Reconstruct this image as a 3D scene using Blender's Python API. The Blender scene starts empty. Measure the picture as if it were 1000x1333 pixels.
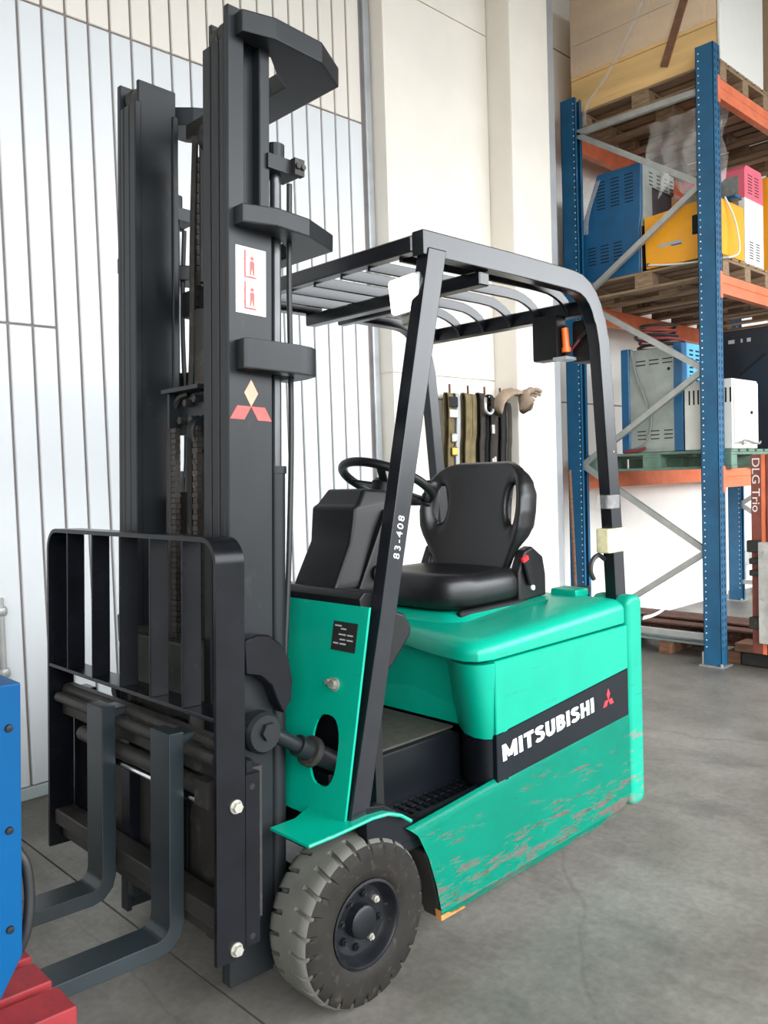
import bpy, bmesh, math, random
from mathutils import Vector, Matrix
random.seed(7)
R = math.radians
SC = bpy.context.scene
COL = SC.collection

# ------------------------------------------------------------------ camera
def setup_camera():
    pitch, roll, yaw = R(2.533), R(-1.838), R(226.03)
    f = Vector((math.cos(yaw)*math.cos(pitch), math.sin(yaw)*math.cos(pitch), -math.sin(pitch)))
    r = Vector((math.sin(yaw), -math.cos(yaw), 0)); u = r.cross(f)
    c, s = math.cos(roll), math.sin(roll)
    r2 = c*r + s*u; u2 = -s*r + c*u
    cam = bpy.data.cameras.new('camera'); o = bpy.data.objects.new('camera', cam); COL.objects.link(o)
    m = Matrix((r2, u2, -f)).transposed().to_4x4()
    m.translation = (1.497, 2.1845, 1.4576)
    o.matrix_world = m
    cam.sensor_fit = 'VERTICAL'; cam.sensor_height = 36; cam.lens = 1087.5/1333*36
    cam.clip_start = .05; cam.clip_end = 200
    SC.camera = o
setup_camera()

# ------------------------------------------------------------------ light: overcast daylight through the big open gate
w = bpy.data.worlds.new('overcast_sky'); SC.world = w; w.use_nodes = True
bg = w.node_tree.nodes['Background']
bg.inputs[0].default_value = (.93, .97, 1.0, 1); bg.inputs[1].default_value = 8.6
GX0, GX1, GY, GZ = -12.0, 7.2, 5.6, 5.4          # gate opening in the front wall
def portal(name, loc, rot, sx, sy):
    l = bpy.data.lights.new(name, 'AREA'); l.shape = 'RECTANGLE'; l.size = sx; l.size_y = sy
    l.cycles.is_portal = True
    o = bpy.data.objects.new(name, l); COL.objects.link(o); o.location = loc; o.rotation_euler = rot
portal('gate_daylight', ((GX0+GX1)/2, GY+.25, GZ/2), (R(-90), 0, 0), GX1-GX0, GZ)
SC.view_settings.view_transform = 'Standard'; SC.view_settings.look = 'None'
SC.view_settings.gamma = 1; SC.view_settings.use_curve_mapping = False
SC.view_settings.exposure = 0.35
try:
    SC.cycles.max_bounces = 8; SC.cycles.diffuse_bounces = 5; SC.cycles.glossy_bounces = 4
    SC.cycles.sample_clamp_indirect = 8; SC.cycles.use_denoising = True
except Exception: pass

# ------------------------------------------------------------------ materials
def nt(name):
    m = bpy.data.materials.new(name); m.use_nodes = True
    t = m.node_tree; return m, t, t.nodes['Principled BSDF']
def node(t, kind, **kw):
    n = t.nodes.new(kind)
    for k, v in kw.items(): setattr(n, k, v)
    return n
def coords(t, scale=(1, 1, 1), rot=(0, 0, 0)):
    tc = node(t, 'ShaderNodeTexCoord'); mp = node(t, 'ShaderNodeMapping')
    mp.inputs['Scale'].default_value = scale; mp.inputs['Rotation'].default_value = rot
    t.links.new(tc.outputs['Object'], mp.inputs[0]); return mp.outputs[0]
def noise(t, vec, scale, detail=4, rough=.55):
    n = node(t, 'ShaderNodeTexNoise'); n.inputs['Scale'].default_value = scale
    n.inputs['Detail'].default_value = detail; n.inputs['Roughness'].default_value = rough
    t.links.new(vec, n.inputs['Vector']); return n.outputs['Fac']
def ramp(t, fac, stops):
    r = node(t, 'ShaderNodeValToRGB'); e = r.color_ramp.elements
    while len(e) < len(stops): e.new(.5)
    for i, (p, c) in enumerate(stops):
        e[i].position = p; e[i].color = (*c, 1) if len(c) == 3 else c
    t.links.new(fac, r.inputs[0]); return r.outputs[0]
def mix(t, fac, a, b):
    m = node(t, 'ShaderNodeMix', data_type='RGBA')
    if hasattr(fac, 'links') or hasattr(fac, 'node'): t.links.new(fac, m.inputs[0])
    else: m.inputs[0].default_value = fac
    for v, i in ((a, 6), (b, 7)):
        if isinstance(v, tuple): m.inputs[i].default_value = (*v, 1)
        else: t.links.new(v, m.inputs[i])
    return m.outputs[2]
def bump(t, b, fac, dist=.002, strength=.5):
    n = node(t, 'ShaderNodeBump'); n.inputs['Strength'].default_value = strength; n.inputs['Distance'].default_value = dist
    t.links.new(fac, n.inputs['Height']); t.links.new(n.outputs[0], b.inputs['Normal'])
MATS = {}
def mk(name, c, rough=.5, metal=0, var=.12, vs=6, bmp=0, bs=60, spec=.5, stretch=(1, 1, 1), coat=0, dirt=None, dirt_amt=.5):
    m, t, b = nt(name)
    v = coords(t, stretch); n = noise(t, v, vs)
    lo = tuple(x*(1-var) for x in c); hi = tuple(min(1, x*(1+var)) for x in c)
    col = ramp(t, n, [(.3, lo), (.7, hi)])
    if dirt:
        n2 = noise(t, v, vs*2.7, 6, .7)
        col = mix(t, ramp(t, n2, [(dirt_amt, (0, 0, 0)), (dirt_amt+.12, (1, 1, 1))]), col, dirt)
    t.links.new(col, b.inputs['Base Color'])
    b.inputs['Roughness'].default_value = rough; b.inputs['Metallic'].default_value = metal
    b.inputs['Specular IOR Level'].default_value = spec; b.inputs['Coat Weight'].default_value = coat
    if bmp: bump(t, b, noise(t, v, bs, 3), bmp, .6)
    MATS[name] = m; return m
def wear_paint(name, base, primer, rust, amt, rough=.38):
    """old glossy paint, scraped lengthwise down to primer with some rust"""
    m, t, b = nt(name)
    v = coords(t, (1.3, 1.3, 8.5)); v2 = coords(t, (1, 1, 1)); v3 = coords(t, (2.2, 1, 60), (0, R(3), 0))
    base_c = ramp(t, noise(t, v2, 3), [(.3, tuple(x*.9 for x in base)), (.7, tuple(min(1, x*1.06) for x in base))])
    s = node(t, 'ShaderNodeSeparateXYZ'); t.links.new(v2, s.inputs[0])
    mr = node(t, 'ShaderNodeMapRange'); mr.inputs[1].default_value = .12; mr.inputs[2].default_value = .62
    mr.inputs[3].default_value = amt; mr.inputs[4].default_value = amt*.12
    t.links.new(s.outputs[2], mr.inputs[0])
    patch = noise(t, v, 3.4, 12, .78)
    add = node(t, 'ShaderNodeMath', operation='ADD'); t.links.new(patch, add.inputs[0]); t.links.new(mr.outputs[0], add.inputs[1])
    mask = ramp(t, add.outputs[0], [(.665, (0, 0, 0)), (.695, (1, 1, 1))])
    prim = mix(t, ramp(t, noise(t, v2, 14), [(.52, (0, 0, 0)), (.72, (1, 1, 1))]), primer, rust)
    col = mix(t, mask, base_c, prim)
    sc = ramp(t, noise(t, v3, 2.4, 3, .6), [(.69, (0, 0, 0)), (.715, (1, 1, 1))])
    mm = node(t, 'ShaderNodeMath', operation='MULTIPLY'); mm.inputs[1].default_value = min(.9, amt*5+.3)
    t.links.new(sc, mm.inputs[0])
    col = mix(t, mm.outputs[0], col, (.05, .07, .06))
    b.inputs['Specular IOR Level'].default_value = .3
    t.links.new(col, b.inputs['Base Color'])
    rr = ramp(t, mask, [(0, (rough,)*3), (1, (.8,)*3)]); t.links.new(rr, b.inputs['Roughness'])
    bump(t, b, mask, .0006, -.5)
    MATS[name] = m; return m

GREEN = (.0, .31, .205)
wear_paint('green_panel', GREEN, (.21, .18, .155), (.15, .095, .055), .165)
wear_paint('green_rear', GREEN, (.20, .17, .15), (.14, .10, .08), .18)
wear_paint('green_clean', GREEN, (.36, .30, .25), (.25, .13, .06), .012, .32)
mk('green_edge', GREEN, .4, var=.1, dirt=(.25, .2, .16), dirt_amt=.56)
mk('black_paint', (.0045, .005, .007), .27, var=.35, vs=9, dirt=(.022, .022, .022), dirt_amt=.66, bmp=.0004, bs=35, spec=.22)
mk('guard_paint', (.006, .007, .010), .26, var=.3, vs=9, bmp=.0003, bs=25)
mk('mast_paint', (.011, .013, .015), .40, var=.3, vs=5, stretch=(1, 1, .35), dirt=(.032, .029, .024), dirt_amt=.64, bmp=.0004, bs=30, spec=.3)
mk('mast_dirty', (.018, .016, .014), .6, var=.3, vs=7, dirt=(.05, .042, .03), dirt_amt=.55)
mk('fork_paint', (.014, .021, .024), .40, var=.25, vs=4, dirt=(.05, .05, .042), dirt_amt=.68)
mk('fork_worn', (.075, .07, .06), .42, metal=.5, var=.35, vs=9)
mk('black_plastic', (.006, .006, .007), .42, var=.2, bmp=.0003, bs=180, spec=.32)
mk('step_plastic', (.004, .005, .007), .34, var=.2, bmp=.0002, bs=150, spec=.25)
mk('seat_vinyl', (.007, .007, .008), .38, var=.2, bmp=.0004, bs=140)
mk('tread_rubber', (.098, .096, .082), .85, var=.15, vs=10, bmp=.001, bs=50)
mk('side_rubber', (.013, .011, .009), .72, var=.3, vs=14, dirt=(.036, .029, .022), dirt_amt=.56, spec=.25)
mk('rim_paint', (.006, .007, .009), .42, var=.4, vs=18, dirt=(.05, .036, .025), dirt_amt=.6, spec=.28)
mk('steel', (.55, .55, .53), .35, metal=.9, var=.2, vs=20)
mk('dark_steel', (.07, .072, .075), .28, metal=.6, var=.2)
mk('chrome', (.7, .7, .7), .18, metal=1, var=.05)
mk('bolt_metal', (.45, .43, .38), .45, metal=.7, var=.2, vs=30)
mk('grease_chain', (.035, .028, .022), .55, metal=.3, var=.4, vs=40)
mk('white_print', (.85, .86, .86), .5, var=.02)
mk('grey_print', (.4, .4, .4), .5, var=.02)
mk('red_print', (.72, .03, .05), .45, var=.06)
mk('faded_red_print', (.75, .07, .06), .5, var=.25, vs=20)
mk('pink_print', (.80, .30, .20), .5, var=.2, vs=20)
mk('red_plastic', (.75, .02, .03), .4)
mk('mat_rubber', (.035, .034, .026), .8, var=.3, vs=30, bmp=.002, bs=90)
mk('stripe_black', (.004, .007, .010), .33, var=.2, spec=.22)
mk('rust_orange', (.45, .17, .04), .8, var=.3, vs=25)
mk('hole_black', (.004, .004, .004), .8, var=.1)
mk('hose_rubber', (.014, .014, .015), .5)
mk('tape_clear', (.72, .64, .40), .3, var=.2, vs=30, bmp=.002, bs=60)
mk('orange_plastic', (.85, .16, .02), .4)
mk('light_grey_metal', (.5, .52, .54), .4, metal=.5)
# setting
mk('concrete_wall', (.80, .745, .67), .8, var=.04, vs=2.5, bmp=.0006, bs=40, spec=.3)
mk('plaster_wall', (.86, .83, .78), .8, var=.05, vs=1.6, stretch=(1, 1, .4), spec=.3)
mk('door_panel', (.625, .64, .655), .36, var=.02, vs=2, bmp=.00025, bs=5, spec=.55)
mk('door_panel_cream', (.72, .67, .61), .42, var=.02, vs=2, spec=.5)
mk('panel_joint', (.22, .185, .175), .8)
mk('trim_grey', (.42, .43, .45), .6, var=.06)
mk('sill_metal', (.40, .45, .46), .55, var=.1)
mk('ceiling_paint', (.38, .36, .33), .8)
mk('hall_wall', (.34, .32, .29), .85)
mk('asphalt', (.09, .09, .085), .9)
mk('yard_wall', (.16, .165, .15), .9)
# rack and its loads
mk('rack_blue', (.010, .095, .20), .42, var=.15, vs=8)
mk('rack_orange', (.70, .17, .075), .45, var=.15, vs=8)
mk('zinc', (.40, .41, .39), .45, metal=.5, var=.12, vs=12)
mk('charger_blue', (.008, .095, .22), .42, var=.12)
mk('charger_lightblue', (.10, .42, .75), .45, var=.08)
mk('charger_grey', (.33, .36, .33), .5, metal=.3, var=.12, vs=9)
mk('charger_dark', (.09, .09, .10), .3, metal=.4, var=.2)
mk('charger_yellow', (.85, .36, .01), .45, var=.06)
mk('charger_white', (.72, .71, .66), .5, var=.05)
mk('charger_pink', (.70, .12, .18), .45, var=.08)
mk('cabinet_black', (.010, .012, .018), .4)
mk('machine_grey', (.22, .23, .22), .5, metal=.4, var=.3, vs=15)
mk('pallet_wood', (.26, .17, .10), .8, var=.35, vs=8, stretch=(6, 1, 6), bmp=.001)
mk('pallet_dark', (.17, .11, .07), .85, var=.35, vs=8, stretch=(6, 1, 6))
mk('pallet_green', (.12, .20, .15), .75, var=.25, vs=8)
mk('pallet_green_light', (.30, .42, .38), .75, var=.2, vs=8)
mk('pallet_red', (.21, .012, .016), .6, var=.25, vs=14, dirt=(.06, .02, .02), dirt_amt=.58)
mk('plywood', (.78, .50, .21), .7, var=.14, vs=3, stretch=(1, .25, 3), dirt=(.55, .36, .17), dirt_amt=.6)
mk('cardboard', (.40, .30, .20), .8, var=.12)
mk('bale_blue', (.0, .058, .165), .5, spec=.15, var=.05)
mk('rusty_iron', (.11, .045, .03), .75, var=.35, vs=12, dirt=(.26, .15, .10), dirt_amt=.56)
mk('grey_green_iron', (.30, .35, .34), .6, var=.15)
mk('raw_timber', (.18, .085, .045), .8, var=.35, vs=10, stretch=(4, 1, 6))
mk('mast_orange', (.20, .05, .032), .5, var=.2, vs=10)
mk('alu_cast', (.42, .40, .37), .6, var=.2, vs=10, dirt=(.2, .17, .14), dirt_amt=.58)
mk('strap_olive', (.16, .12, .055), .85, var=.3, vs=18)
mk('strap_dark', (.035, .028, .022), .85, var=.3, vs=18)
mk('strap_black', (.012, .011, .011), .8)
mk('strap_grey', (.40, .41, .42), .8, var=.15)
mk('glove_leather', (.34, .25, .18), .85, var=.2, vs=20)
mk('cable_red', (.20, .03, .03), .6)
mk('cable_grey', (.25, .25, .24), .6)
mk('cable_white', (.7, .68, .62), .6)
mk('ribbon_white', (.75, .75, .74), .5)
mk('brass', (.65, .38, .10), .3, metal=.8)

def m_floor():
    m, t, b = nt('floor_concrete'); v = coords(t)
    a = ramp(t, noise(t, v, .9, 6, .65), [(.3, (.10, .092, .077)), (.5, (.172, .160, .140)), (.70, (.262, .246, .220))])
    d = ramp(t, noise(t, coords(t, (1, .45, 1), (0, 0, R(25))), 2.6, 7, .7), [(.50, (0, 0, 0)), (.72, (.7, .7, .7))])
    col = mix(t, d, a, (.075, .070, .06))
    wv = node(t, 'ShaderNodeTexVoronoi', feature='DISTANCE_TO_EDGE'); wv.inputs['Scale'].default_value = .55
    wm = node(t, 'ShaderNodeMix', data_type='VECTOR'); wm.inputs[0].default_value = .12
    nz = node(t, 'ShaderNodeTexNoise'); nz.inputs['Scale'].default_value = 2.5; nz.inputs['Detail'].default_value = 6; t.links.new(v, nz.inputs['Vector'])
    t.links.new(v, wm.inputs[4]); t.links.new(nz.outputs['Color'], wm.inputs[5]); t.links.new(wm.outputs[1], wv.inputs['Vector'])
    crack = ramp(t, wv.outputs['Distance'], [(.0, (.3, .3, .3)), (.0025, (0, 0, 0))])
    col = mix(t, crack, col, (.07, .065, .055))
    g = ramp(t, noise(t, v, 38, 3), [(.35, (.86,)*3), (.65, (1.06,)*3)])
    mm = node(t, 'ShaderNodeMix', data_type='RGBA', blend_type='MULTIPLY'); mm.inputs[0].default_value = 1
    t.links.new(col, mm.inputs[6]); t.links.new(g, mm.inputs[7])
    t.links.new(mm.outputs[2], b.inputs['Base Color'])
    rr = ramp(t, noise(t, v, 2.2, 5), [(.3, (.34,)*3), (.7, (.58,)*3)]); t.links.new(rr, b.inputs['Roughness'])
    b.inputs['Specular IOR Level'].default_value = .45
    bump(t, b, noise(t, v, 9, 5), .003, .25)
    MATS['floor'] = m
m_floor()
def m_film():
    m, t, b = nt('stretch_film')
    b.inputs['Base Color'].default_value = (.92, .9, .88, 1); b.inputs['Roughness'].default_value = .25
    b.inputs['Alpha'].default_value = .2; b.inputs['Specular IOR Level'].default_value = .8
    bump(t, b, noise(t, coords(t, (1, 3, 1)), 14, 4), .02, .9); MATS['film'] = m
    m, t, b = nt('wrap_white')
    b.inputs['Base Color'].default_value = (.85, .83, .80, 1); b.inputs['Roughness'].default_value = .3
    b.inputs['Alpha'].default_value = .22
    bump(t, b, noise(t, coords(t, (1, 3, 1)), 8, 4), .02, .7); MATS['film_dense'] = m
    m, t, b = nt('wrap_sheet')
    b.inputs['Base Color'].default_value = (.86, .84, .80, 1); b.inputs['Roughness'].default_value = .3; b.inputs['Alpha'].default_value = .93
    bump(t, b, noise(t, coords(t, (1, 3, 1)), 8, 4), .01, .6); MATS['wrap_sheet'] = m
m_film()
def m_lamp():
    m, t, b = nt('lamp_lens'); b.inputs['Base Color'].default_value = (1, 1, .97, 1)
    b.inputs['Emission Color'].default_value = (1, .98, .94, 1); b.inputs['Emission Strength'].default_value = 3.0
    MATS['lamp_lens'] = m
m_lamp()

# ------------------------------------------------------------------ mesh helpers
def box(bm, x, y, z, M=None):
    vs = [bm.verts.new((a, b, c)) for a in x for b in y for c in z]
    for f in ((0, 1, 3, 2), (4, 6, 7, 5), (0, 4, 5, 1), (2, 3, 7, 6), (0, 2, 6, 4), (1, 5, 7, 3)):
        bm.faces.new([vs[i] for i in f])
    if M is not None: bmesh.ops.transform(bm, matrix=M, verts=vs)
    return vs
def prism(bm, pts, axis, a, b):
    """polygon pts in the plane across axis (X: y,z  Y: x,z  Z: x,y), from a to b"""
    def P(p, h):
        return {'X': (h, p[0], p[1]), 'Y': (p[0], h, p[1]), 'Z': (p[0], p[1], h)}[axis]
    A = [bm.verts.new(P(p, a)) for p in pts]; B = [bm.verts.new(P(p, b)) for p in pts]
    bm.faces.new(A); bm.faces.new(B[::-1])
    n = len(pts)
    for i in range(n): bm.faces.new((A[i], B[i], B[(i+1) % n], A[(i+1) % n]))
    return A + B
def frame_for(d):
    d = d.normalized(); up = Vector((0, 0, 1)) if abs(d.z) < .95 else Vector((1, 0, 0))
    s = d.cross(up).normalized(); return s, s.cross(d).normalized()
def bar(bm, p0, p1, w, h, up=None):
    p0, p1 = Vector(p0), Vector(p1); d = p1-p0
    s, u = frame_for(d)
    if up is not None:
        u = Vector(up); u = (u - d.normalized()*u.dot(d.normalized())).normalized(); s = d.normalized().cross(u)
    vs = []
    for p in (p0, p1):
        for a, c in ((-1, -1), (1, -1), (1, 1), (-1, 1)): vs.append(bm.verts.new(p + s*a*w/2 + u*c*h/2))
    for f in ((3, 2, 1, 0), (4, 5, 6, 7), (0, 1, 5, 4), (1, 2, 6, 5), (2, 3, 7, 6), (3, 0, 4, 7)):
        bm.faces.new([vs[i] for i in f])
    return vs
def smooth_path(pts, n=6):
    P = [Vector(p) for p in pts]
    if len(P) < 3: return P
    out = []
    for i in range(len(P)-1):
        p0, p1, p2, p3 = P[max(i-1, 0)], P[i], P[i+1], P[min(i+2, len(P)-1)]
        for k in range(n):
            t = k/n
            out.append(.5*((2*p1)+(-p0+p2)*t+(2*p0-5*p1+4*p2-p3)*t*t+(-p0+3*p1-3*p2+p3)*t**3))
    out.append(P[-1]); return out
def tube(bm, pts, r, n=10, closed=False):
    P = [Vector(p) for p in pts]; m = len(P); rings = []
    prev = None
    for i in range(m):
        if closed: d = P[(i+1) % m]-P[(i-1) % m]
        else: d = P[min(i+1, m-1)]-P[max(i-1, 0)]
        if d.length < 1e-9: d = Vector((0, 0, 1))
        d.normalize()
        if prev is None: s, u = frame_for(d)
        else:
            s = prev - d*prev.dot(d)
            s = s.normalized() if s.length > 1e-6 else frame_for(d)[0]
            u = s.cross(d)
        prev = s
        rr = r[i] if isinstance(r, (list, tuple)) else r
        rings.append([bm.verts.new(P[i]+(s*math.cos(a)+u*math.sin(a))*rr) for a in [2*math.pi*k/n for k in range(n)]])
    for i in range(m if closed else m-1):
        A, B = rings[i], rings[(i+1) % m]
        for k in range(n): bm.faces.new((A[k], A[(k+1) % n], B[(k+1) % n], B[k]))
    if not closed: bm.faces.new(rings[0][::-1]); bm.faces.new(rings[-1])
def ribbon(bm, pts, w, t, wdir):
    """flat strap along pts, width w along wdir, thickness t"""
    P = [Vector(p) for p in pts]; wd = Vector(wdir); rings = []
    for i in range(len(P)):
        d = (P[min(i+1, len(P)-1)]-P[max(i-1, 0)]).normalized()
        ww = (wd - d*wd.dot(d)).normalized(); n = d.cross(ww)
        rings.append([bm.verts.new(P[i]+ww*a*w/2+n*c*t/2) for a, c in ((-1, -1), (1, -1), (1, 1), (-1, 1))])
    for A, B in zip(rings, rings[1:]):
        for k in range(4): bm.faces.new((A[k], A[(k+1) % 4], B[(k+1) % 4], B[k]))
    bm.faces.new(rings[0][::-1]); bm.faces.new(rings[-1])
def lathe(bm, prof, org, axis='Y', n=32, closed=False):
    """prof: (radius, height along axis)"""
    org = Vector(org); rings = []
    for r, h in prof:
        ring = []
        for k in range(n):
            a = 2*math.pi*k/n; c, s = r*math.cos(a), r*math.sin(a)
            v = {'X': (h, c, s), 'Y': (c, h, s), 'Z': (c, s, h)}[axis]
            ring.append(bm.verts.new(org+Vector(v)))
        rings.append(ring)
    for A, B in zip(rings, rings[1:]):
        for k in range(n): bm.faces.new((A[k], A[(k+1) % n], B[(k+1) % n], B[k]))
    if not closed:
        bm.faces.new(rings[0]); bm.faces.new(rings[-1])
def cyl(bm, p0, p1, r, n=16): tube(bm, [p0, p1], r, n)
def bevel(bm, w, seg=2, ang=30):
    bmesh.ops.recalc_face_normals(bm, faces=bm.faces)
    es = [e for e in bm.edges if len(e.link_faces) == 2 and e.calc_face_angle(0) > R(ang)]
    if es: bmesh.ops.bevel(bm, geom=es, offset=w, segments=seg, profile=.6, affect='EDGES', clamp_overlap=True)
def arc(cx, cy, r, a0, a1, n=6): return [(cx+r*math.cos(R(a0+(a1-a0)*k/n)), cy+r*math.sin(R(a0+(a1-a0)*k/n))) for k in range(n+1)]
def rrect(x0, x1, y0, y1, r, n=5):
    return arc(x1-r, y1-r, r, 0, 90, n)+arc(x0+r, y1-r, r, 90, 180, n)+arc(x0+r, y0+r, r, 180, 270, n)+arc(x1-r, y0+r, r, 270, 360, n)

# ------------------------------------------------------------------ object helpers
def tag(o, label=None, cat=None, group=None, kind=None):
    for k, v in (('label', label), ('category', cat), ('group', group), ('kind', kind)):
        if v: o[k] = v
    return o
def obj(name, bm, mat, parent=None, smooth=False, M=None):
    if M is not None: bmesh.ops.transform(bm, matrix=M, verts=bm.verts)
    bmesh.ops.recalc_face_normals(bm, faces=bm.faces)
    if smooth:
        for f in bm.faces: f.smooth = True
        if smooth != 'all':
            for e in bm.edges:
                if len(e.link_faces) == 2 and e.calc_face_angle(0) > R(38): e.smooth = False
    me = bpy.data.meshes.new(name); bm.to_mesh(me); bm.free()
    o = link(name, me, mat, parent)
    if smooth is True:      # flat faces stay flat, only the bevels are rounded
        wn = o.modifiers.new('weighted_normals', 'WEIGHTED_NORMAL'); wn.keep_sharp = True; wn.weight = 80
    return o
def link(name, me, mat, parent=None):
    if mat is not None and len(me.materials) == 0:
        for x in (mat if isinstance(mat, (list, tuple)) else [mat]): me.materials.append(MATS[x])
    o = bpy.data.objects.new(name, me); COL.objects.link(o)
    if parent is not None:
        o.parent = parent
        if parent.type == 'EMPTY': o.location = -parent.location   # meshes are written in place
    return o
def place(name, me, loc, parent, rot=None):
    """a further piece that shares mesh data, standing at loc"""
    o = bpy.data.objects.new(name, me); COL.objects.link(o)
    o.parent = parent
    base = parent.location if parent.type == 'EMPTY' else Vector((0, 0, 0))
    o.location = Vector(loc)-base
    if rot: o.rotation_euler = rot
    return o
def thing(name, label, cat, loc=(0, 0, 0), group=None, kind=None):
    o = bpy.data.objects.new(name, None); COL.objects.link(o); o.location = loc; o.empty_display_size = .1
    return tag(o, label, cat, group, kind)
class B:
    """with-less bmesh builder:  B().box(...).make(name, mat, parent)"""
    def __init__(s): s.bm = bmesh.new()
    def box(s, x, y, z, M=None): box(s.bm, x, y, z, M); return s
    def prism(s, *a): prism(s.bm, *a); return s
    def bar(s, *a, **k): bar(s.bm, *a, **k); return s
    def tube(s, *a, **k): tube(s.bm, *a, **k); return s
    def cyl(s, *a): cyl(s.bm, *a); return s
    def lathe(s, *a, **k): lathe(s.bm, *a, **k); return s
    def ribbon(s, *a): ribbon(s.bm, *a); return s
    def bev(s, *a): bevel(s.bm, *a); return s
    def make(s, name, mat, parent=None, smooth=False, M=None): return obj(name, s.bm, mat, parent, smooth, M)
def text_mesh(body, size, M, bold=0, extrude=.0006, xs=1, spacing=1):
    cu = bpy.data.curves.new('lettering', 'FONT'); cu.body = body; cu.size = size; cu.extrude = extrude; cu.offset = bold
    cu.space_character = spacing
    o = bpy.data.objects.new('lettering', cu); COL.objects.link(o)
    bpy.context.view_layer.update()
    me = bpy.data.meshes.new_from_object(o.evaluated_get(bpy.context.evaluated_depsgraph_get()))
    bpy.data.objects.remove(o); bpy.data.curves.remove(cu)
    w = max(v.co.x for v in me.vertices)-min(v.co.x for v in me.vertices)
    x0 = min(v.co.x for v in me.vertices)
    for v in me.vertices: v.co.x -= x0
    if xs > 0:
        for v in me.vertices: v.co.x *= xs/w
    me.transform(M); me.materials.clear(); return me
def block_letters(word, h, width):
    """heavy block capitals drawn as thick strokes, laid out over width"""
    S = [(.52, .80), (.44, .86), (.30, .885), (.17, .86), (.115, .75), (.17, .63), (.32, .55), (.46, .46), (.52, .33), (.46, .17), (.32, .115), (.17, .13), (.08, .21)]
    U = [(.12, 1), (.12, .38), (.15, .22), (.25, .12), (.35, .115), (.46, .16), (.52, .28), (.52, .38), (.52, 1)]
    Bb = [[(.13, 0), (.13, 1)], [(.13, .885), (.34, .885), (.44, .83), (.47, .72), (.43, .60), (.33, .53), (.13, .53)], [(.33, .53), (.46, .46), (.51, .32), (.46, .18), (.34, .115), (.13, .115)]]
    G = {'M': (.92, [[(.13, 0), (.13, 1)], [(.13, .95), (.46, .18)], [(.46, .18), (.79, .95)], [(.79, 0), (.79, 1)]]), 'I': (.26, [[(.13, 0), (.13, 1)]]), 'T': (.62, [[(.31, 0), (.31, 1)], [(0, .885), (.62, .885)]]),
         'S': (.62, [S]), 'U': (.64, [U]), 'B': (.62, Bb), 'H': (.68, [[(.13, 0), (.13, 1)], [(.55, 0), (.55, 1)], [(.13, .5), (.55, .5)]])}
    tot = sum(G[c][0] for c in word)+.085*(len(word)-1); k = width/(tot*h); x = 0; t = .112; bm = bmesh.new(); lv = 0
    for c in word:
        w_, strokes = G[c]
        for st_ in strokes:
            lv += 1; zt_ = .0009+.00001*(lv % 5)
            P = [Vector((p[0]+x, p[1])) for p in st_]; L_, R_ = [], []
            for i, p in enumerate(P):
                d0 = (P[i]-P[i-1]).normalized() if i else (P[1]-P[0]).normalized()
                d1 = (P[i+1]-P[i]).normalized() if i < len(P)-1 else d0
                n0, n1 = Vector((-d0.y, d0.x)), Vector((-d1.y, d1.x)); n = (n0+n1).normalized(); q = t/max(.5, n.dot(n0))
                L_.append(p+n*q); R_.append(p-n*q)
            for i in range(len(P)-1):
                vs = [bm.verts.new((v.x*h*k, v.y*h, z)) for z in (-.0004, zt_) for v in (L_[i], L_[i+1], R_[i+1], R_[i])]
                for f in ((0, 1, 2, 3), (7, 6, 5, 4), (0, 4, 5, 1), (1, 5, 6, 2), (2, 6, 7, 3), (3, 7, 4, 0)): bm.faces.new([vs[j] for j in f])
        x += w_+.085
    return bm
def basis(org, right, up):
    r = Vector(right).normalized(); u = Vector(up); u = (u-r*u.dot(r)).normalized(); n = r.cross(u)
    m = Matrix((r, u, n)).transposed().to_4x4(); m.translation = org; return m

# ================================================================== THE SETTING
floor = thing('floor', None, None, (0, 0, 0), kind='structure')
bm = bmesh.new()
# slabs either side of the saw-cut joints (joints run along Y at X=.245 and along X at Y=1.55)
XS = [8, .249, -5.2, -16]; YS = [-1.9, 6.1]
FL = bmesh.new()
for a, b_ in zip(XS, XS[1:]):
    f = B().box((b_+.004, a-.004), (YS[0], YS[1]), (-.2, 0)).make('slab', 'floor', floor)
B().box((-16, 8), (-1.9, 6.1), (-.25, -.012)).make('slab_bed', 'panel_joint', floor)
bm.free(); FL.free()
tag(B().box((-60, 40), (6.1, 90), (-.3, -.03)).make('floor_yard', 'asphalt'), kind='structure')
tag(B().box((-70, 50), (36, 37), (-.1, 5.0)).make('wall_yard', 'yard_wall'), kind='structure')

# concrete wall with pilaster, behind the rack it stands further back
wb = B()
wb.box((-16, -3.80), (-2.2, -1.87), (0, 8)).make('wall_back', 'plaster_wall').__setitem__('kind', 'structure')
tag(B().box((-3.335, -2.30), (-2.2, -1.625), (0, 2.108)).box((-3.335, -2.30), (-2.2, -1.625), (2.116, 4.55)).box((-3.335, -2.30), (-2.2, -1.625), (4.558, 8)).box((-3.33, -2.306), (-2.2, -1.640), (.05, 7.9)).make('wall_side_bay', 'concrete_wall'), kind='structure')
tag(B().box((-3.80, -3.34), (-2.2, -1.42), (0, 8)).bev(.012).make('wall_pilaster', 'concrete_wall'), kind='structure')
tag(B().box((-4.16, -4.03), (-1.88, -1.61), (0, 8)).bev(.012).make('trim_1', 'trim_grey'), kind='structure')
for i, z in enumerate((2.02, 4.95)):   # panel joints of the wall behind the rack
    tag(B().box((-16, -3.98), (-1.871, -1.8685), (z, z+.012)).make('trim_%d' % (2+i), 'panel_joint'), kind='structure')
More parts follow.
